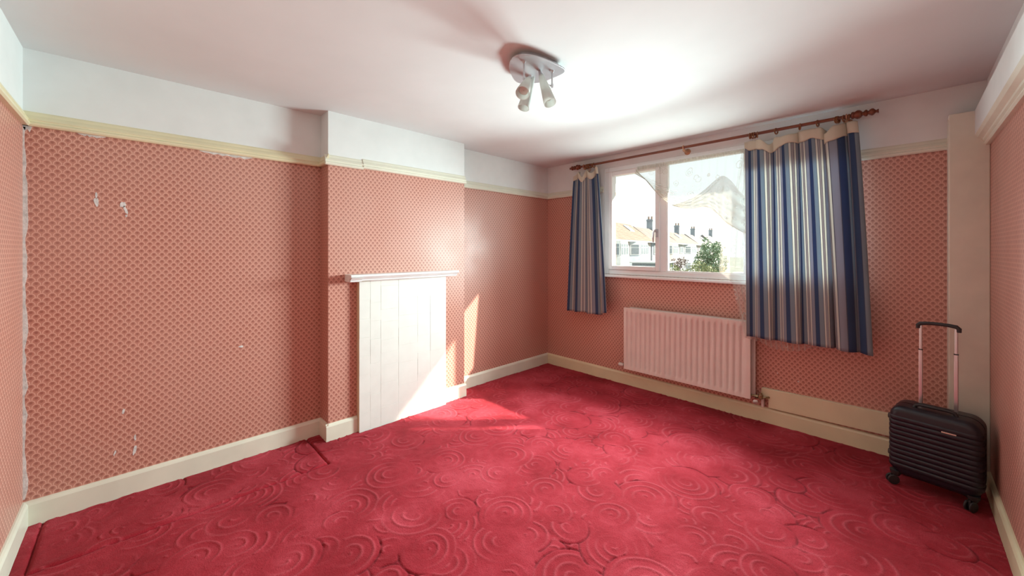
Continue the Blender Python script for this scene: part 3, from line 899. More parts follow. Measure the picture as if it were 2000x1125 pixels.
dt2 = lambda s: 0.034*np.sin(2*math.pi*(3.0*s-0.2)) + 0.006*np.sin(2*math.pi*7.1*s)
db2 = lambda s: 0.036*np.sin(2*math.pi*(3.0*s-0.2)) + 0.008*np.sin(2*math.pi*6.3*s)
make_curtain('narrow bunched blue and cream striped curtain left of the window', (-2.56, PY, 0.74),
             xt2, zt2, zh2, xb2, zb2, dt2, db2, 0.86, PY, 3.665,
             [-2.56, -2.548, -2.53, -2.512, -2.491, -2.464], [2.37]*6, n=260, uoff=0.0)

# ------------------------------------------------------------------ net curtain
net = empty('net_curtain', (-1.2, 3.775, 2.31)); tag(net, 'sheer white lace net curtain swagged to one side across the window', 'net curtain')
mb = MB(); mb.tube([(WX0+0.03, 3.778, 2.322), (WX1-0.03, 3.778, 2.318)], 0.003, 6); mb.build('wire', M['knob'], net)
n, m_ = 220, 50
s = np.linspace(0, 1, n)
curve = catmull([(-1.985, 2.30, 0), (-1.93, 2.235, 0), (-1.875, 2.180, 0), (-1.800, 2.085, 0), (-1.723, 1.996, 0), (-1.640, 1.925, 0), (-1.544, 1.874, 0), (-1.47, 1.855, 0), (-1.40, 1.850, 0), (-1.32, 1.860, 0), (-1.25, 1.840, 0), (-1.18, 1.775, 0), (-1.113, 1.697, 0), (-1.04, 1.645, 0), (-0.972, 1.601, 0), (-0.90, 1.560, 0), (-0.80, 1.50, 0)], 16)
cp = np.array([(p.x, p.y) for p in curve]); L = np.concatenate([[0], np.cumsum(np.hypot(*np.diff(cp, axis=0).T))]); L /= L[-1]
BX = np.interp(s, L, cp[:, 0]); BZ = np.interp(s, L, cp[:, 1])
TX = -1.972 + 1.20*s**1.05; TZ = 2.318 + 0*s
m2_ = 110
P = np.zeros((n, m2_, 3)); UV = np.zeros((n, m2_, 2))
for k in range(m2_):
    v = k/(m2_-1)
    sag = 0.05*np.sin(math.pi*v)*(1-s)
    P[:, k, 0] = TX*(1-v)+BX*v - 0.02*np.sin(math.pi*v)*(1-s)
    P[:, k, 2] = TZ*(1-v)+BZ*v - sag
    # folds: hanging pleats on the right, swept folds that follow the lower edge on the left
    hang = 0.0095*np.sin(2*math.pi*17*s+1.2*np.sin(11*s))*np.clip(s*1.6-0.35, 0.10, 1)*(0.5+0.5*v)
    sweep = 0.0085*np.sin(2*math.pi*(8.5*v**1.8+1.1*np.sin(2.5*s)))*np.clip(v*1.6-0.25, 0, 1)*np.clip(1.15-1.1*s, 0, 1)
    P[:, k, 1] = 3.763 - 0.002*v + hang + sweep
    UV[:, k, 0] = s*2.2; UV[:, k, 1] = v*0.8
sheet('swag', P, UV, M['lace'], None, net)
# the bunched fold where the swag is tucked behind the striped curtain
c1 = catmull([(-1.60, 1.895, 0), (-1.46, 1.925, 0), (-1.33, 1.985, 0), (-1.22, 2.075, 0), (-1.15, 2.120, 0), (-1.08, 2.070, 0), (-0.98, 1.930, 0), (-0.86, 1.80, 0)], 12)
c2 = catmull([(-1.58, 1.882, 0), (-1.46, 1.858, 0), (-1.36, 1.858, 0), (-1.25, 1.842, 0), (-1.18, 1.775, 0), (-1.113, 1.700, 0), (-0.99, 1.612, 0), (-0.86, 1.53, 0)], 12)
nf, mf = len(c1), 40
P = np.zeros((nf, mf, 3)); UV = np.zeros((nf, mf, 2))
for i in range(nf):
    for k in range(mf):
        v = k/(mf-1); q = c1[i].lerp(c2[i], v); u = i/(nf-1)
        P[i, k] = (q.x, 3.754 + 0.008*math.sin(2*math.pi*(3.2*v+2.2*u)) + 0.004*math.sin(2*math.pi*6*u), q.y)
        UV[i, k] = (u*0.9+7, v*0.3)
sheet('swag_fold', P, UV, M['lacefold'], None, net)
# gathered heading
P = np.zeros((n, 5, 3)); UV = np.zeros((n, 5, 2))
for k in range(5):
    P[:, k, 0] = -1.975 + 1.66*s; P[:, k, 2] = 2.332 - 0.010*k
    P[:, k, 1] = 3.768 + 0.005*np.sin(2*math.pi*70*s)
    UV[:, k, 0] = s*3; UV[:, k, 1] = k*0.01
sheet('heading', P, UV, M['lacehead'], None, net)
# hem roll along the swag edge
mb = MB(); mb.tube([(x, 3.760, z) for x, z in zip(BX[:n:5], BZ[:n:5])], 0.0035, 6); mb.build('swag_hem', M['lacehead'], net, smooth=True)
# hanging lengths behind the striped curtain
P = np.zeros((n, m_, 3)); UV = np.zeros((n, m_, 2))
for k in range(m_):
    v = k/(m_-1); z = 2.31 - v*(2.31-0.700)
    xl = np.interp(z, [0.70, 0.9, 1.16, 1.26, 1.65, 1.75, 2.31], [-0.955, -0.99, -1.06, -1.178, -1.155, -1.08, -1.00])
    y = np.interp(z, [0.70, 0.9, 1.10, 1.18, 1.26, 2.31], [3.672, 3.675, 3.715, 3.748, 3.757, 3.776])
    P[:, k, 0] = xl + (-0.45-xl)*s; P[:, k, 2] = z + (0.012*np.abs(np.sin(2*math.pi*5.5*s))*(v > 0.97)) - 0.050*v*np.exp(-((s-0.55)/0.28)**4)
    P[:, k, 1] = y + (0.006 if z < 1.12 or z > 1.3 else 0.002)*np.sin(2*math.pi*14*s)
    UV[:, k, 0] = s*1.4+3; UV[:, k, 1] = v*1.6
sheet('hanging_panel', P, UV, M['laceb'], None, net)

# ------------------------------------------------------------------ ceiling spotlight
lt = empty('ceiling_light', (-1.49, 1.62, ZC)); tag(lt, 'brushed steel ceiling light with three frosted cone spotlights', 'ceiling light')
outl = catmull([(-1.508, 1.456, 0), (-1.433, 1.437, 0), (-1.375, 1.501, 0), (-1.351, 1.638, 0), (-1.362, 1.756, 0), (-1.468, 1.776, 0), (-1.574, 1.762, 0), (-1.662, 1.673, 0), (-1.592, 1.539, 0)], 6, closed=True)
mb = MB()
cx_, cy_ = -1.49, 1.62
mb.prism([(p.x, p.y) for p in outl], lambda p, t: (p[0], p[1], t), 2.478, 2.486)
mb.build('plate', M['steel'], lt, bevel=0.002)
mb = MB(); mb.prism([(cx_+(p.x-cx_)*0.8, cy_+(p.y-cy_)*0.8) for p in outl], lambda p, t: (p[0], p[1], t), 2.486, ZC)
mb.build('backing_box', M['steel'], lt)
def spot(tip, end, r_end, armtop, armend):
    tip, end, armtop, armend = map(Vector, (tip, end, armtop, armend))
    a = MB(); a.tube([armtop, armend], 0.0048, 10); a.lathe(armtop, (0, 0, -1), [(0, 0.012), (0.006, 0.010), (0.012, 0.006)], 12)
    a.lathe(armend + Vector((0, 0, 0.012)), (0, 0, -1), [(0, 0.007), (0.012, 0.008), (0.022, 0.006)], 10)
    near = tip + (end-tip)*0.42
    a.tube([armend, near], 0.004, 8)
    arm = a.build('arm', M['steel'], lt, smooth='auto')
    d = (end-tip); Lh = d.length
    c = MB(); c.lathe(tip, d, [(0, 0.004), (0.004, 0.008), (Lh*0.18, 0.0145), (Lh*0.20, 0.0145)], 20)
    cap = c.build('spot_cap', M['steel'], lt, smooth='auto')
    h = MB(); h.lathe(tip, d, [(Lh*0.17, 0.015), (Lh*0.45, 0.015+(r_end-0.015)*0.42), (Lh*0.85, r_end*0.93), (Lh, r_end), (Lh*1.0, r_end-0.003), (Lh*0.9, r_end*0.80), (Lh*0.6, r_end*0.55)], 28, cap=False)
    hd = h.build('spot_shade', M['frost'], lt, smooth='auto', angle=60)
    b = MB(); b.lathe(tip + d*0.84, d, [(-0.04, 0.012), (-0.01, r_end*0.66), (0, r_end*0.70), (0.003, r_end*0.62), (0.004, 0.003)], 20)
    b.lathe(tip + d*0.84, d, [(0.004, 0.004), (0.010, 0.003), (0.011, 0.001)], 8)
    b.build('bulb', M['bulb'], hd, smooth='auto')
def unp(px, py, t):
    r = (px-1000)/750.0; c, sn = math.cos(YAW), math.sin(YAW)
    return ((-sn+r*c)*t, (c+r*sn)*t, CH+(489.0-py)/750.0*t)
spot(unp(1034.5, 150, 2.115), unp(1020.5, 182, 1.995), 0.037, (-1.449, 1.504, 2.478), unp(1023.2, 152.5, 2.088))
spot(unp(1053.5, 137.5, 2.20), unp(1074.5, 202, 2.12), 0.035, (-1.415, 1.702, 2.478), unp(1078.3, 168, 2.202))
spot(unp(1043.5, 138, 2.30), unp(1022.5, 211, 2.24), 0.035, (-1.545, 1.66, 2.478), unp(1036, 160, 2.29))

# ------------------------------------------------------------------ suitcase
sc_ = empty('suitcase', (0.129, 3.432, 0.0), math.radians(-9.6)); sc_['_local'] = 1
tag(sc_, 'black ribbed hard shell cabin suitcase with raised silver handle in the corner', 'suitcase')
SW, SD, SZ0, SZ1 = 0.186, 0.115, 0.072, 0.494
def rrect(hw, z0, z1, r, n=8):
    out = []
    for cx, cz, a0 in ((hw-r, z1-r, 0), (-hw+r, z1-r, 90), (-hw+r, z0+r, 180), (hw-r, z0+r, 270)):
        for i in range(n+1):
            a = math.radians(a0+90*i/n); out.append((cx+r*math.cos(a), cz+r*math.sin(a)))
    return out
def shell(y0, y1, inset_front, name):
    """lofted half shell from seam y0 to face y1"""
    sg = 1 if y1 > y0 else -1
    rings = [(y0, 0.0), (y1-sg*0.035, 0.0), (y1-sg*0.022, 0.003), (y1-sg*0.010, 0.010), (y1-sg*0.003, 0.019), (y1, 0.032)]
    mb = MB(); loops = []
    for y, ins in rings:
        loops.append([(p[0], y, p[1]) for p in rrect(SW-ins, SZ0+ins, SZ1-ins, max(0.02, 0.062-ins*0.6))])
    n = len(loops[0]); vs = [p for l in loops for p in l]; fs = []
    for k in range(len(loops)-1):
        for j in range(n):
            f = (k*n+j, k*n+(j+1) % n, (k+1)*n+(j+1) % n, (k+1)*n+j)
            fs.append(f if sg > 0 else f[::-1])
    f = tuple((len(loops)-1)*n+j for j in range(n)); fs.append(f if sg > 0 else f[::-1])
    f = tuple(range(n)); fs.append(f[::-1] if sg > 0 else f)
    mb.add(vs, fs)
    return mb.build(name, M['case'], sc_, smooth='auto', angle=50)
fr = shell(-0.006, -SD, 0, 'front_shell'); bk = shell(0.006, SD, 0, 'back_shell')
mb = MB()
loop = [(p[0], p[1]) for p in rrect(SW-0.004, SZ0+0.004, SZ1-0.004, 0.058)]
mb.prism(loop, lambda p, t: (p[0], t, p[1]), -0.008, 0.008); mb.build('zip_band', M['rubber'], sc_)
# ribs wrapping over the front and the side edges of the front shell
def rib_path(y_front, hw, y_seam):
    return [(-hw-0.001, y_seam), (-hw-0.001, y_front+0.036), (-hw+0.004, y_front+0.018), (-hw+0.014, y_front+0.006), (-hw+0.034, y_front-0.001), (hw-0.034, y_front-0.001), (hw-0.014, y_front+0.006), (hw-0.004, y_front+0.018), (hw+0.001, y_front+0.036), (hw+0.001, y_seam)]
rp = rib_path(-SD, SW, -0.012)
def rib_mb(h, out):
    mb = MB(); k = len(rp); vs = []; fs = []
    prof = [(-h/2, 0.0), (-h*0.36, out*0.8), (-h*0.15, out), (h*0.15, out), (h*0.36, out*0.8), (h/2, 0.0)]
    for i, (x, y) in enumerate(rp):
        a = Vector(rp[max(i-1, 0)]); b = Vector(rp[min(i+1, k-1)]); t = (b-a).normalized(); nn = Vector((t.y, -t.x))
        for z, o in prof: vs.append((x+nn.x*o, y+nn.y*o, z))
    q = len(prof)
    for i in range(k-1):
        for j in range(q-1):
            fs.append((i*q+j, (i+1)*q+j, (i+1)*q+j+1, i*q+j+1))
    mb.add(vs, fs); return mb
r0 = None; NR = 11
for i in range(NR):
    z = SZ0+0.060 + i*(SZ1-SZ0-0.135)/(NR-1)
    if r0 is None:
        r0 = rib_mb(0.027, 0.0042).build('rib', M['case'], sc_, smooth='auto', angle=60); o = r0
    else:
        o = r0.copy(); COL.objects.link(o)
    o.location = (0, 0, z)
mb = MB(); mb.box(0.035, 0.092, -SD-0.009, -SD-0.0005, SZ1-0.090, SZ1-0.083)
tag(mb.build('badge', M['badge'], sc_, bevel=0.001), 'small bronze metal badge')
mb = MB()  # top carry handle
mb.tube([(-0.085, -0.045, SZ1-0.004), (-0.078, -0.045, SZ1+0.014), (-0.06, -0.045, SZ1+0.020), (0.06, -0.045, SZ1+0.020), (0.078, -0.045, SZ1+0.014), (0.085, -0.045, SZ1-0.004)], [0.011, 0.011, 0.010, 0.010, 0.011, 0.011], 10)
mb.build('carry_handle', M['rubber'], sc_, smooth='auto')
for hz in (SZ0+0.10, SZ1-0.095):  # side studs the case rests on when laid down
    mb = MB(); mb.lathe((-SW+0.002, -0.03, hz), (-1, 0, 0), [(0, 0.020), (0.014, 0.019), (0.019, 0.015), (0.019, 0.002)], 14); mb.build('side_foot', M['rubber'], sc_, smooth='auto')
th = empty('telescopic_handle', (0, 0.055, SZ1)); th.parent = sc_; th['_local'] = 1
for hx in (-0.073, 0.073):
    mb = MB(); mb.box(hx-0.0085, hx+0.0085, -0.006, 0.006, -0.02, 0.338); mb.build('handle_tube', M['alu'], th, bevel=0.003)
    mb = MB(); mb.box(hx-0.0068, hx+0.0068, -0.0045, 0.0045, 0.338, 0.488); mb.build('handle_tube', M['alu'], th, bevel=0.003)
    mb = MB(); mb.box(hx-0.0095, hx+0.0095, -0.007, 0.007, 0.335, 0.342); mb.build('collar', M['rubber'], th)
mb = MB()
mb.tube([(-0.084, 0, 0.4700), (-0.084, 0, 0.4900), (-0.074, 0, 0.5010), (-0.04, 0, 0.5060), (0.0, 0, 0.5075), (0.04, 0, 0.5060), (0.074, 0, 0.5010), (0.084, 0, 0.4900), (0.084, 0, 0.4700)], [0.010, 0.0115, 0.0115, 0.0105, 0.0105, 0.0105, 0.0115, 0.0115, 0.010], 12)
mb.build('grip', M['rubber'], th, smooth='auto')
w0 = None
for wx, wy, rz in ((-0.158, -0.090, 2.2), (0.150, -0.090, 2.7), (-0.150, 0.08, 0.6), (0.145, 0.08, 0.4)):
    if w0 is None:
        mb = MB()
        mb.lathe((0, 0, 0.092), (0, 0, -1), [(0, 0.028), (0.018, 0.026), (0.026, 0.020), (0.034, 0.017)], 16)
        mb.box(-0.0045, 0.0045, 0.000, 0.026, 0.030, 0.066)
        mb.tube([(-0.017, 0.016, 0.033), (0.017, 0.016, 0.033)], 0.006, 10)
        w0 = mb.build('wheel_housing', M['rubber'], sc_, smooth='auto'); o = w0
        wm = MB()
        for sx in (-0.018, 0.006):
            wm.lathe((sx, 0.016, 0.0325), (1, 0, 0), [(0, 0.012), (0.001, 0.026), (0.004, 0.0290), (0.008, 0.0290), (0.011, 0.026), (0.012, 0.012)], 24)
        wq = wm.build('wheel', M['rubber'], None, smooth='auto'); wq.parent = w0
    else:
        o = w0.copy(); COL.objects.link(o)
        q = wq.copy(); q.parent = o; COL.objects.link(q)
    o.location = (wx, wy, 0); o.rotation_euler = (0, 0, rz)
for o in (sc_, th):
    del o['_local']

# ------------------------------------------------------------------ outside: terraced street seen through the window
def ext_mat(name, col, var=0.12, scale=1.2, rough=0.8):
    return simple(name, tuple(0.72*c for c in col), rough, var=var, scale=scale)
ground_m = ext_mat('street_ground', (0.34, 0.36, 0.30), 0.2, 0.3)
mb = MB(); mb.box(-160, 160, 6, 260, -3.0, -2.8)
tag(mb.build('ground', ground_m), kind='structure')
EO = Vector((-20.1, 33.8, 0)); EA = Vector((-0.175, 0.985, 0)).normalized(); EN = Vector((EA.y, -EA.x, 0))
def W(s, d, z): return EO + EA*s + EN*d + Vector((0, 0, z))
def wbox(mb, s0, s1, d0, d1, z0, z1, mi=0):
    vs = [W(s, d, z) for z in (z0, z1) for s, d in ((s0, d0), (s1, d0), (s1, d1), (s0, d1))]
    return mb.add(vs, [(0,1,2,3), (7,6,5,4), (0,4,5,1), (1,5,6,2), (2,6,7,3), (3,7,4,0)], mi)
XM = dict(frame=ext_mat('far_window_frame', (0.80, 0.82, 0.82), 0.02), pane=simple('far_pane', (0.20, 0.23, 0.25), 0.15, var=0.1),
          tilew=ext_mat('hung_tile', (0.62, 0.42, 0.36)), pot=ext_mat('chimney_pot', (0.52, 0.36, 0.28)), sky=simple('skylight_glass', (0.4, 0.44, 0.46), 0.1))
def far_window(par, s0, s1, z0, z1, d, panes=2):
    mb = MB(); wbox(mb, s0, s1, d, d+0.10, z0, z1)
    f = mb.build('window', XM['frame'], par)
    w = (s1-s0)/panes
    for i in range(panes):
        mb = MB(); wbox(mb, s0+w*i+0.09, s0+w*(i+1)-0.09, d+0.09, d+0.12, z0+0.12, z1-0.12); mb.build('pane', XM['pane'], f)
def house(s0, s1, label, wall, roof, bays, eave=2.55, ridge=4.7, dep=5.0, hip=(3.5, 3.5), windows=(), chim=(), sky=()):
    c = W((s0+s1)/2, -dep/2, -2.8)
    h = empty('house', c); tag(h, label, 'house', 'terraced houses across the street')
    mb = MB(); wbox(mb, s0, s1, -dep, 0, -2.8, eave); mb.build('wall', wall, h)
    o = 0.45; mb = MB()
    e = [W(s0-o, o, eave-0.1), W(s1+o, o, eave-0.1), W(s1+o, -dep-o, eave-0.1), W(s0-o, -dep-o, eave-0.1)]
    r = [W(s0+hip[0], -dep/2, ridge), W(s1-hip[1], -dep/2, ridge)]
    mb.add(e+r, [(0,1,5,4), (1,2,5), (2,3,4,5), (3,0,4), (3,2,1,0)]); rf = mb.build('roof', roof, h)
    # courses of tiles: thin ledges across the front slope
    nC = 14
    mb = MB()
    for i in range(1, nC):
        t = i/nC
        a = e[0].lerp(r[0], t); b = e[1].lerp(r[1], t); u = Vector((0, 0, 0.012))
        mb.add([a, b, b+u+EN*0.02, a+u+EN*0.02], [(0,1,2,3)])
    tag(mb.build('tile_courses', roof, rf), kind='stuff')
    mb = MB(); wbox(mb, s0-o, s1+o, o, o+0.10, eave-0.16, eave-0.04); mb.build('gutter', XM['frame'], h)
    for (a, b, col) in bays:
        z_top = eave-0.15; pd = 0.85; q = (b-a)*0.22
        mb = MB()
        out = [(a, 0), (a+q, pd), (b-q, pd), (b, 0)]
        n = 4
        vs = [W(s, d, -2.8) for s, d in out] + [W(s, d, z_top) for s, d in out]
        mb.add(vs, [(i, i+1, i+1+n, i+n) for i in range(3)] + [(4,5,6,7), (3,2,1,0)])
        bay = mb.build('bay', col, h)
        for (za, zb) in ((0.95, 2.15), (-1.75, -0.55)):
            for i in range(3):
                p, r_ = Vector(W(*out[i], 0)), Vector(W(*out[i+1], 0))
                k = 3 if i == 1 else 1
                for j in range(k):
                    A = p.lerp(r_, (j+0.06)/k); B = p.lerp(r_, (j+0.94)/k); nn = (B-A).normalized(); nn = Vector((nn.y, -nn.x, 0))
                    m1 = MB()
                    def slab(A, B, z0, z1, o0, o1):
                        vs = []
                        for z in (z0, z1):
                            for P, oo in ((A, o0), (B, o0), (B, o1), (A, o1)): vs.append((P.x+nn.x*oo, P.y+nn.y*oo, z))
                        return vs, [(0,1,2,3), (7,6,5,4), (0,4,5,1), (1,5,6,2), (2,6,7,3), (3,7,4,0)]
                    m1.add(*slab(A, B, za, zb, -0.02, 0.05)); wo = m1.build('window_frame', XM['frame'], bay)
                    m2 = MB(); m2.add(*slab(A.lerp(B, 0.12), A.lerp(B, 0.88), za+0.1, zb-0.42, 0.04, 0.07)); m2.add(*slab(A.lerp(B, 0.12), A.lerp(B, 0.88), zb-0.34, zb-0.08, 0.04, 0.07))
                    m2.build('pane', XM['pane'], bay)
    for wdw in windows: far_window(h, *wdw)
    for (s, d, zt) in chim:
        mb = MB(); wbox(mb, s-0.35, s+0.35, d-0.42, d+0.42, 2.6, zt); wbox(mb, s-0.40, s+0.40, d-0.47, d+0.47, zt-0.25, zt-0.10)
        co = mb.build('chimney', wall if False else XM['stack'], h)
        for k in (-0.22, 0.22):
            m1 = MB(); m1.lathe(W(s, d+k, zt), (0, 0, 1), [(0, 0.14), (0.35, 0.11), (0.40, 0.14), (0.42, 0.13)], 10); m1.build('pot', XM['pot'], co)
    for (s, t, w) in sky:
        a = W(s, o, eave-0.1).lerp(W(s, -dep/2, ridge), t); b = W(s, o, eave-0.1).lerp(W(s, -dep/2, ridge), t+0.3)
        u = Vector((0, 0, 0.10)); mb = MB()
        mb.add([a+u, a+EA*w+u, b+EA*w+u, b+u, a, a+EA*w, b+EA*w, b], [(0,1,2,3), (4,5,1,0), (5,6,2,1), (6,7,3,2), (7,4,0,3)])
        mb.build('skylight', XM['sky'], h)
XM['stack'] = ext_mat('chimney_brick', (0.46, 0.50, 0.55))
pinkw = ext_mat('pink_render', (0.84, 0.74, 0.69)); bluew = ext_mat('pale_blue_render', (0.74, 0.82, 0.88)); white_r = ext_mat('white_render', (0.86, 0.86, 0.85))
slate = ext_mat('slate_wall', (0.50, 0.57, 0.66)); terra = ext_mat('terracotta_roof', (0.36, 0.25, 0.19)); brown = ext_mat('brown_roof', (0.36, 0.28, 0.25)); greyr = ext_mat('grey_roof', (0.36, 0.33, 0.32))
house(-4.5, 12.3, 'pale house with terracotta roof nearest the window', pinkw, terra, [(4.4, 9.2, bluew), (-1.5, 2.2, white_r)], ridge=4.75, hip=(2.5, 0.4),
      windows=[(2.6, 3.8, 0.95, 2.05, 0.0, 1), (10.1, 11.3, 0.95, 2.1, 0.0, 1)], sky=[(8.2, 0.55, 1.6)])
house(13.0, 26.5, 'slate blue fronted house half hidden behind the window mullion', slate, brown, [(19.0, 24.5, pinkw)], ridge=4.6, hip=(0.4, 0.4),
      windows=[(13.6, 15.4, 0.95, 2.1, 0.0, 1)], chim=[(21.0, -2.5, 6.0)], sky=[(23.5, 0.5, 2.0)])
house(27.2, 43.5, 'pinkish white house with wide bay behind the brown shrub', white_r, brown, [(31.5, 38.5, bluew)], ridge=4.6, hip=(0.4, 0.4),
      windows=[(28.2, 30.5, 0.95, 2.1, 0.0, 2), (39.5, 42, 0.95, 2.1, 0.0, 2)], chim=[(38.0, -2.5, 6.0)], sky=[(33, 0.5, 2.2)])
house(44.2, 62, 'pale house with grey roof partly behind the green tree', pinkw, greyr, [(49, 55, white_r)], ridge=4.7, hip=(0.4, 0.4),
      windows=[(45.5, 48, 0.95, 2.1, 0.0, 2)], chim=[(52.5, -2.5, 6.1)], sky=[(57, 0.5, 2.4)])
house(63, 84, 'farthest grey roofed house at the end of the row', white_r, greyr, [(68, 74, pinkw)], ridge=5.2, hip=(0.4, 3), chim=[(76.0, -2.5, 6.8)])
# glazed porch in front of the nearest house
po = empty('porch', W(2.6, 3.2, -2.8)); tag(po, 'white glazed porch standing before the terracotta roofed house', 'porch')
p0 = 0.4
mb = MB(); wbox(mb, p0, p0+4.6, 1.6, 4.4, -2.8, -0.45); mb.build('wall', XM['frame'], po)
mb = MB(); wbox(mb, p0-0.2, p0+4.8, 1.4, 4.6, 0.22, 0.34); mb.build('roof', XM['frame'], po)
for k in range(5):
    mb = MB(); wbox(mb, p0+k*1.11, p0+k*1.11+0.16, 4.26, 4.4, -0.45, 0.22); mb.build('post', XM['frame'], po)
for k in range(4):
    mb = MB(); wbox(mb, p0+0.16+k*1.11, p0+(k+1)*1.11, 4.3, 4.33, -0.45, 0.22); mb.build('pane', XM['pane'], po)
mb = MB(); wbox(mb, p0, p0+0.1, 1.6, 4.26, -0.45, 0.22); mb.build('side_pane', XM['pane'], po)

def leaves_mat(name, c0, c1):
    m, nt, b = new_mat(name)
    oc = coords(nt)
    nt.links.new(ramp(nt, noise(nt, 1.6, 4, oc), [(0.3, c0), (0.7, c1)]), b.inputs['Base Color'])
    b.inputs['Roughness'].default_value = 0.7
    return m
def plant(name, label, cat, loc, h, crown, nleaf, leaf, mat, group=None, stems=3):
    """crown: list of (dx, dy, z, rx, rz) lobes above the ground"""
    root = empty(name, loc); tag(root, label, cat, group)
    L = Vector(loc)
    mb = MB()
    for k in range(stems):
        a = 6.28*k/stems; lobe = crown[k % len(crown)]
        mb.tube([L + Vector((0.1*math.cos(a), 0.1*math.sin(a), 0)), L + Vector((lobe[0]*0.4, lobe[1]*0.4, lobe[2]*0.55)), L + Vector((lobe[0], lobe[1], lobe[2]+lobe[4]*0.3))], [h*0.022, h*0.016, h*0.006], 7)
    mb.build('stem', XM['bark'], root, smooth=True)
    P = []
    w = np.array([l[3]**2*l[4] for l in crown]); w = w/w.sum()
    for i in range(nleaf):
        l = crown[rng.choice(len(crown), p=w)]
        d = rng.normal(size=3); d /= np.linalg.norm(d); r = rng.uniform(0.25, 1)**0.5
        c = Vector((l[0]+d[0]*l[3]*r, l[1]+d[1]*l[3]*r, l[2]+d[2]*l[4]*r))
        if c.z < 0.1: continue
        u = Vector(rng.normal(size=3)).normalized(); v = u.cross(Vector(rng.normal(size=3))).normalized()
        s_ = leaf*rng.uniform(0.6, 1.3)
        P.append((L+c, u*s_, v*s_*0.55))
    mb = MB()
    for c, u, v in P: mb.add([c-u, c+v, c+u, c-v], [(0,1,2,3)])
    tag(mb.build('foliage', mat, root), kind='stuff')
XM['bark'] = ext_mat('bark', (0.30, 0.24, 0.18))
G1 = leaves_mat('green_leaves', (0.15, 0.23, 0.14), (0.27, 0.36, 0.22)); G2 = leaves_mat('olive_leaves', (0.19, 0.22, 0.09), (0.33, 0.34, 0.18)); G3 = leaves_mat('brown_twigs', (0.18, 0.13, 0.12), (0.28, 0.21, 0.20)); G4 = leaves_mat('yellow_green_leaves', (0.30, 0.34, 0.10), (0.42, 0.43, 0.20))
plant('tree', 'bushy green tree standing in front of the far houses', 'tree', (-17.3, 52.0, -2.8), 6.0, [(0, 0, 4.0, 1.3, 1.3), (-0.9, 0.1, 2.9, 1.2, 1.3), (0.7, 0.2, 2.8, 1.3, 1.5), (-0.5, 0, 5.0, 0.6, 1.0), (0.8, 0, 4.6, 0.7, 0.9), (-0.3, 0, 1.8, 1.3, 1.2)], 2600, 0.15, G1)
plant('shrub', 'twiggy reddish brown shrub in front of the pinkish white house', 'shrub', (-19.9, 48.4, -2.8), 3.4, [(0, 0, 2.7, 0.9, 0.7), (-0.6, 0, 2.5, 0.7, 0.6), (0.6, 0, 2.8, 0.7, 0.7), (0, 0, 1.6, 0.8, 0.8)], 900, 0.11, G3, stems=6)
plant('shrub', 'olive green bush at the lower left corner of the fixed pane', 'shrub', (-13.9, 32.4, -2.8), 3.3, [(0, 0, 2.5, 0.7, 0.65), (0.5, 0.2, 2.3, 0.7, 0.6), (-0.3, 0, 2.0, 0.7, 0.8), (0, 0, 1.2, 0.9, 1.0)], 1100, 0.10, G2)
plant('shrub', 'bright yellow green low bush beneath the olive one', 'shrub', (-12.9, 28.6, -2.8), 2.6, [(0, 0, 1.95, 0.55, 0.5), (0.4, 0, 1.8, 0.4, 0.5), (0, 0, 1.0, 0.7, 0.8)], 700, 0.09, G4)
plant('shrub', 'pale olive bush at the foot of the green tree', 'shrub', (-13.9, 38.9, -2.8), 3.3, [(0, 0, 2.5, 0.9, 0.75), (0.7, 0.2, 2.2, 0.8, 0.7), (-0.6, 0, 2.1, 0.7, 0.8), (0, 0, 1.1, 1.1, 1.0)], 1200, 0.11, G2)

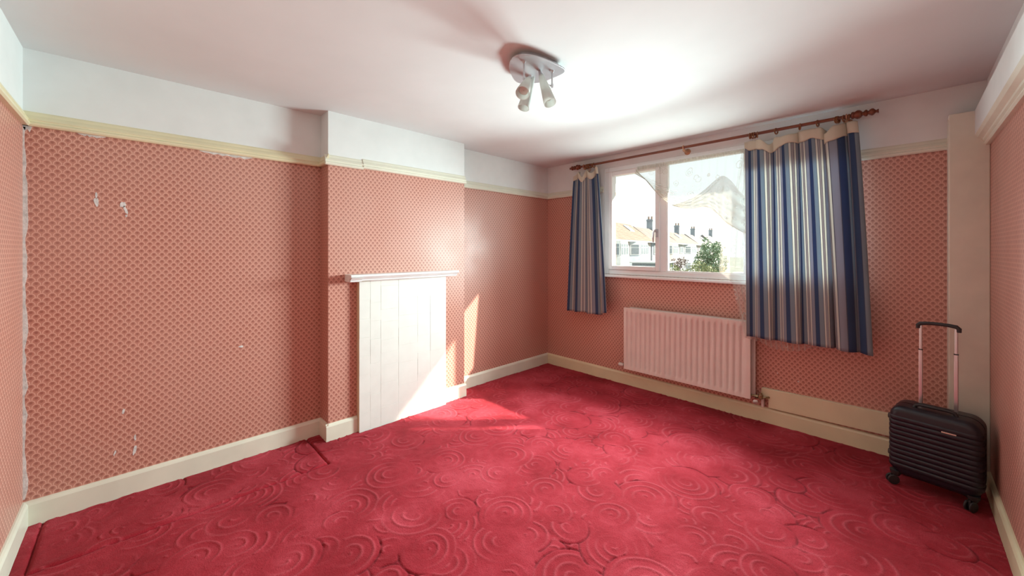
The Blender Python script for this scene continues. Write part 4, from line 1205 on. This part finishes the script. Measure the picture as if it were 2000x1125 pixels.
def car(loc, label, body_m):
    root = empty('car', loc); tag(root, label, 'car', 'cars parked in the street')
    L = Vector(loc)
    def q(s, d, z): return L + EA*s + EN*d + Vector((0, 0, z))
    mb = MB(); hw = 0.86
    prof = [(-2.1, 0.30), (-2.12, 0.72), (-1.35, 0.90), (-0.75, 1.40), (0.95, 1.44), (1.75, 0.98), (2.05, 0.92), (2.12, 0.45), (2.05, 0.28)]
    n = len(prof)
    vs = [q(s, -hw*(0.82 if z > 1.2 else 1), z) for s, z in prof] + [q(s, hw*(0.82 if z > 1.2 else 1), z) for s, z in prof]
    mb.add(vs, [(i, (i+1) % n, (i+1) % n+n, i+n) for i in range(n)] + [tuple(range(n-1, -1, -1)), tuple(range(n, 2*n))])
    mb.build('body', body_m, root)
    mb = MB()
    for sg in (-1, 1):
        mb.add([q(-0.98, sg*0.84, 0.96), q(1.35, sg*0.84, 0.98), q(0.9, sg*0.74, 1.36), q(-0.68, sg*0.74, 1.34)], [(0,1,2,3)])
    mb.add([q(-1.33, -0.70, 0.93), q(-1.33, 0.70, 0.93), q(-0.80, 0.62, 1.37), q(-0.80, -0.62, 1.37)], [(0,1,2,3)])
    mb.build('windows', XM['pane'], root)
    for s in (-1.3, 1.3):
        for d in (-0.8, 0.8):
            m1 = MB(); m1.lathe(q(s, d, 0.31), EN, [(-0.1, 0.2), (-0.1, 0.31), (0.1, 0.31), (0.1, 0.2)], 16); m1.build('wheel', M['rubber'], root)
wc = simple('white_car_paint', (0.5, 0.52, 0.53), 0.25, var=0.01)
car((-14.7, 54.6, -2.8), 'white car parked nearest below the hanging net', wc)
car((-12.0, 55.3, -2.8), 'pale silver car parked beside the white one', simple('silver_car_paint', (0.36, 0.39, 0.42), 0.25, var=0.01))
# orange skip in the street
sk = empty('skip', (-22.4, 68.9, -2.8)); tag(sk, 'orange skip standing in the road beyond the parked cars', 'skip')
def q(s, d, z): return Vector((-22.4, 68.9, -2.8)) + EA*s + EN*d + Vector((0, 0, z))
mb = MB()
lo = [q(-1.0, -1.3, 0.1), q(1.0, -1.3, 0.1), q(1.0, 1.3, 0.1), q(-1.0, 1.3, 0.1)]; hi = [q(-1.5, -1.7, 1.45), q(1.5, -1.7, 1.45), q(1.5, 1.7, 1.45), q(-1.5, 1.7, 1.45)]
hi2 = [q(-1.4, -1.6, 1.45), q(1.4, -1.6, 1.45), q(1.4, 1.6, 1.45), q(-1.4, 1.6, 1.45)]; lo2 = [q(-0.95, -1.25, 0.3), q(0.95, -1.25, 0.3), q(0.95, 1.25, 0.3), q(-0.95, 1.25, 0.3)]
mb.add(lo+hi+hi2+lo2, [(3,2,1,0)] + [(i, (i+1) % 4, 4+(i+1) % 4, 4+i) for i in range(4)] + [(4+i, 4+(i+1) % 4, 8+(i+1) % 4, 8+i) for i in range(4)] + [(8+i, 8+(i+1) % 4, 12+(i+1) % 4, 12+i) for i in range(4)] + [(12,13,14,15)])
osk = ext_mat('orange_paint', (0.80, 0.46, 0.18)); mb.build('body', osk, sk)
mb = MB(); mb.tube([q(-1.5, -1.7, 1.46), q(1.5, -1.7, 1.46), q(1.5, 1.7, 1.46), q(-1.5, 1.7, 1.46), q(-1.5, -1.7, 1.46)], 0.06, 6); mb.build('rim', osk, sk)
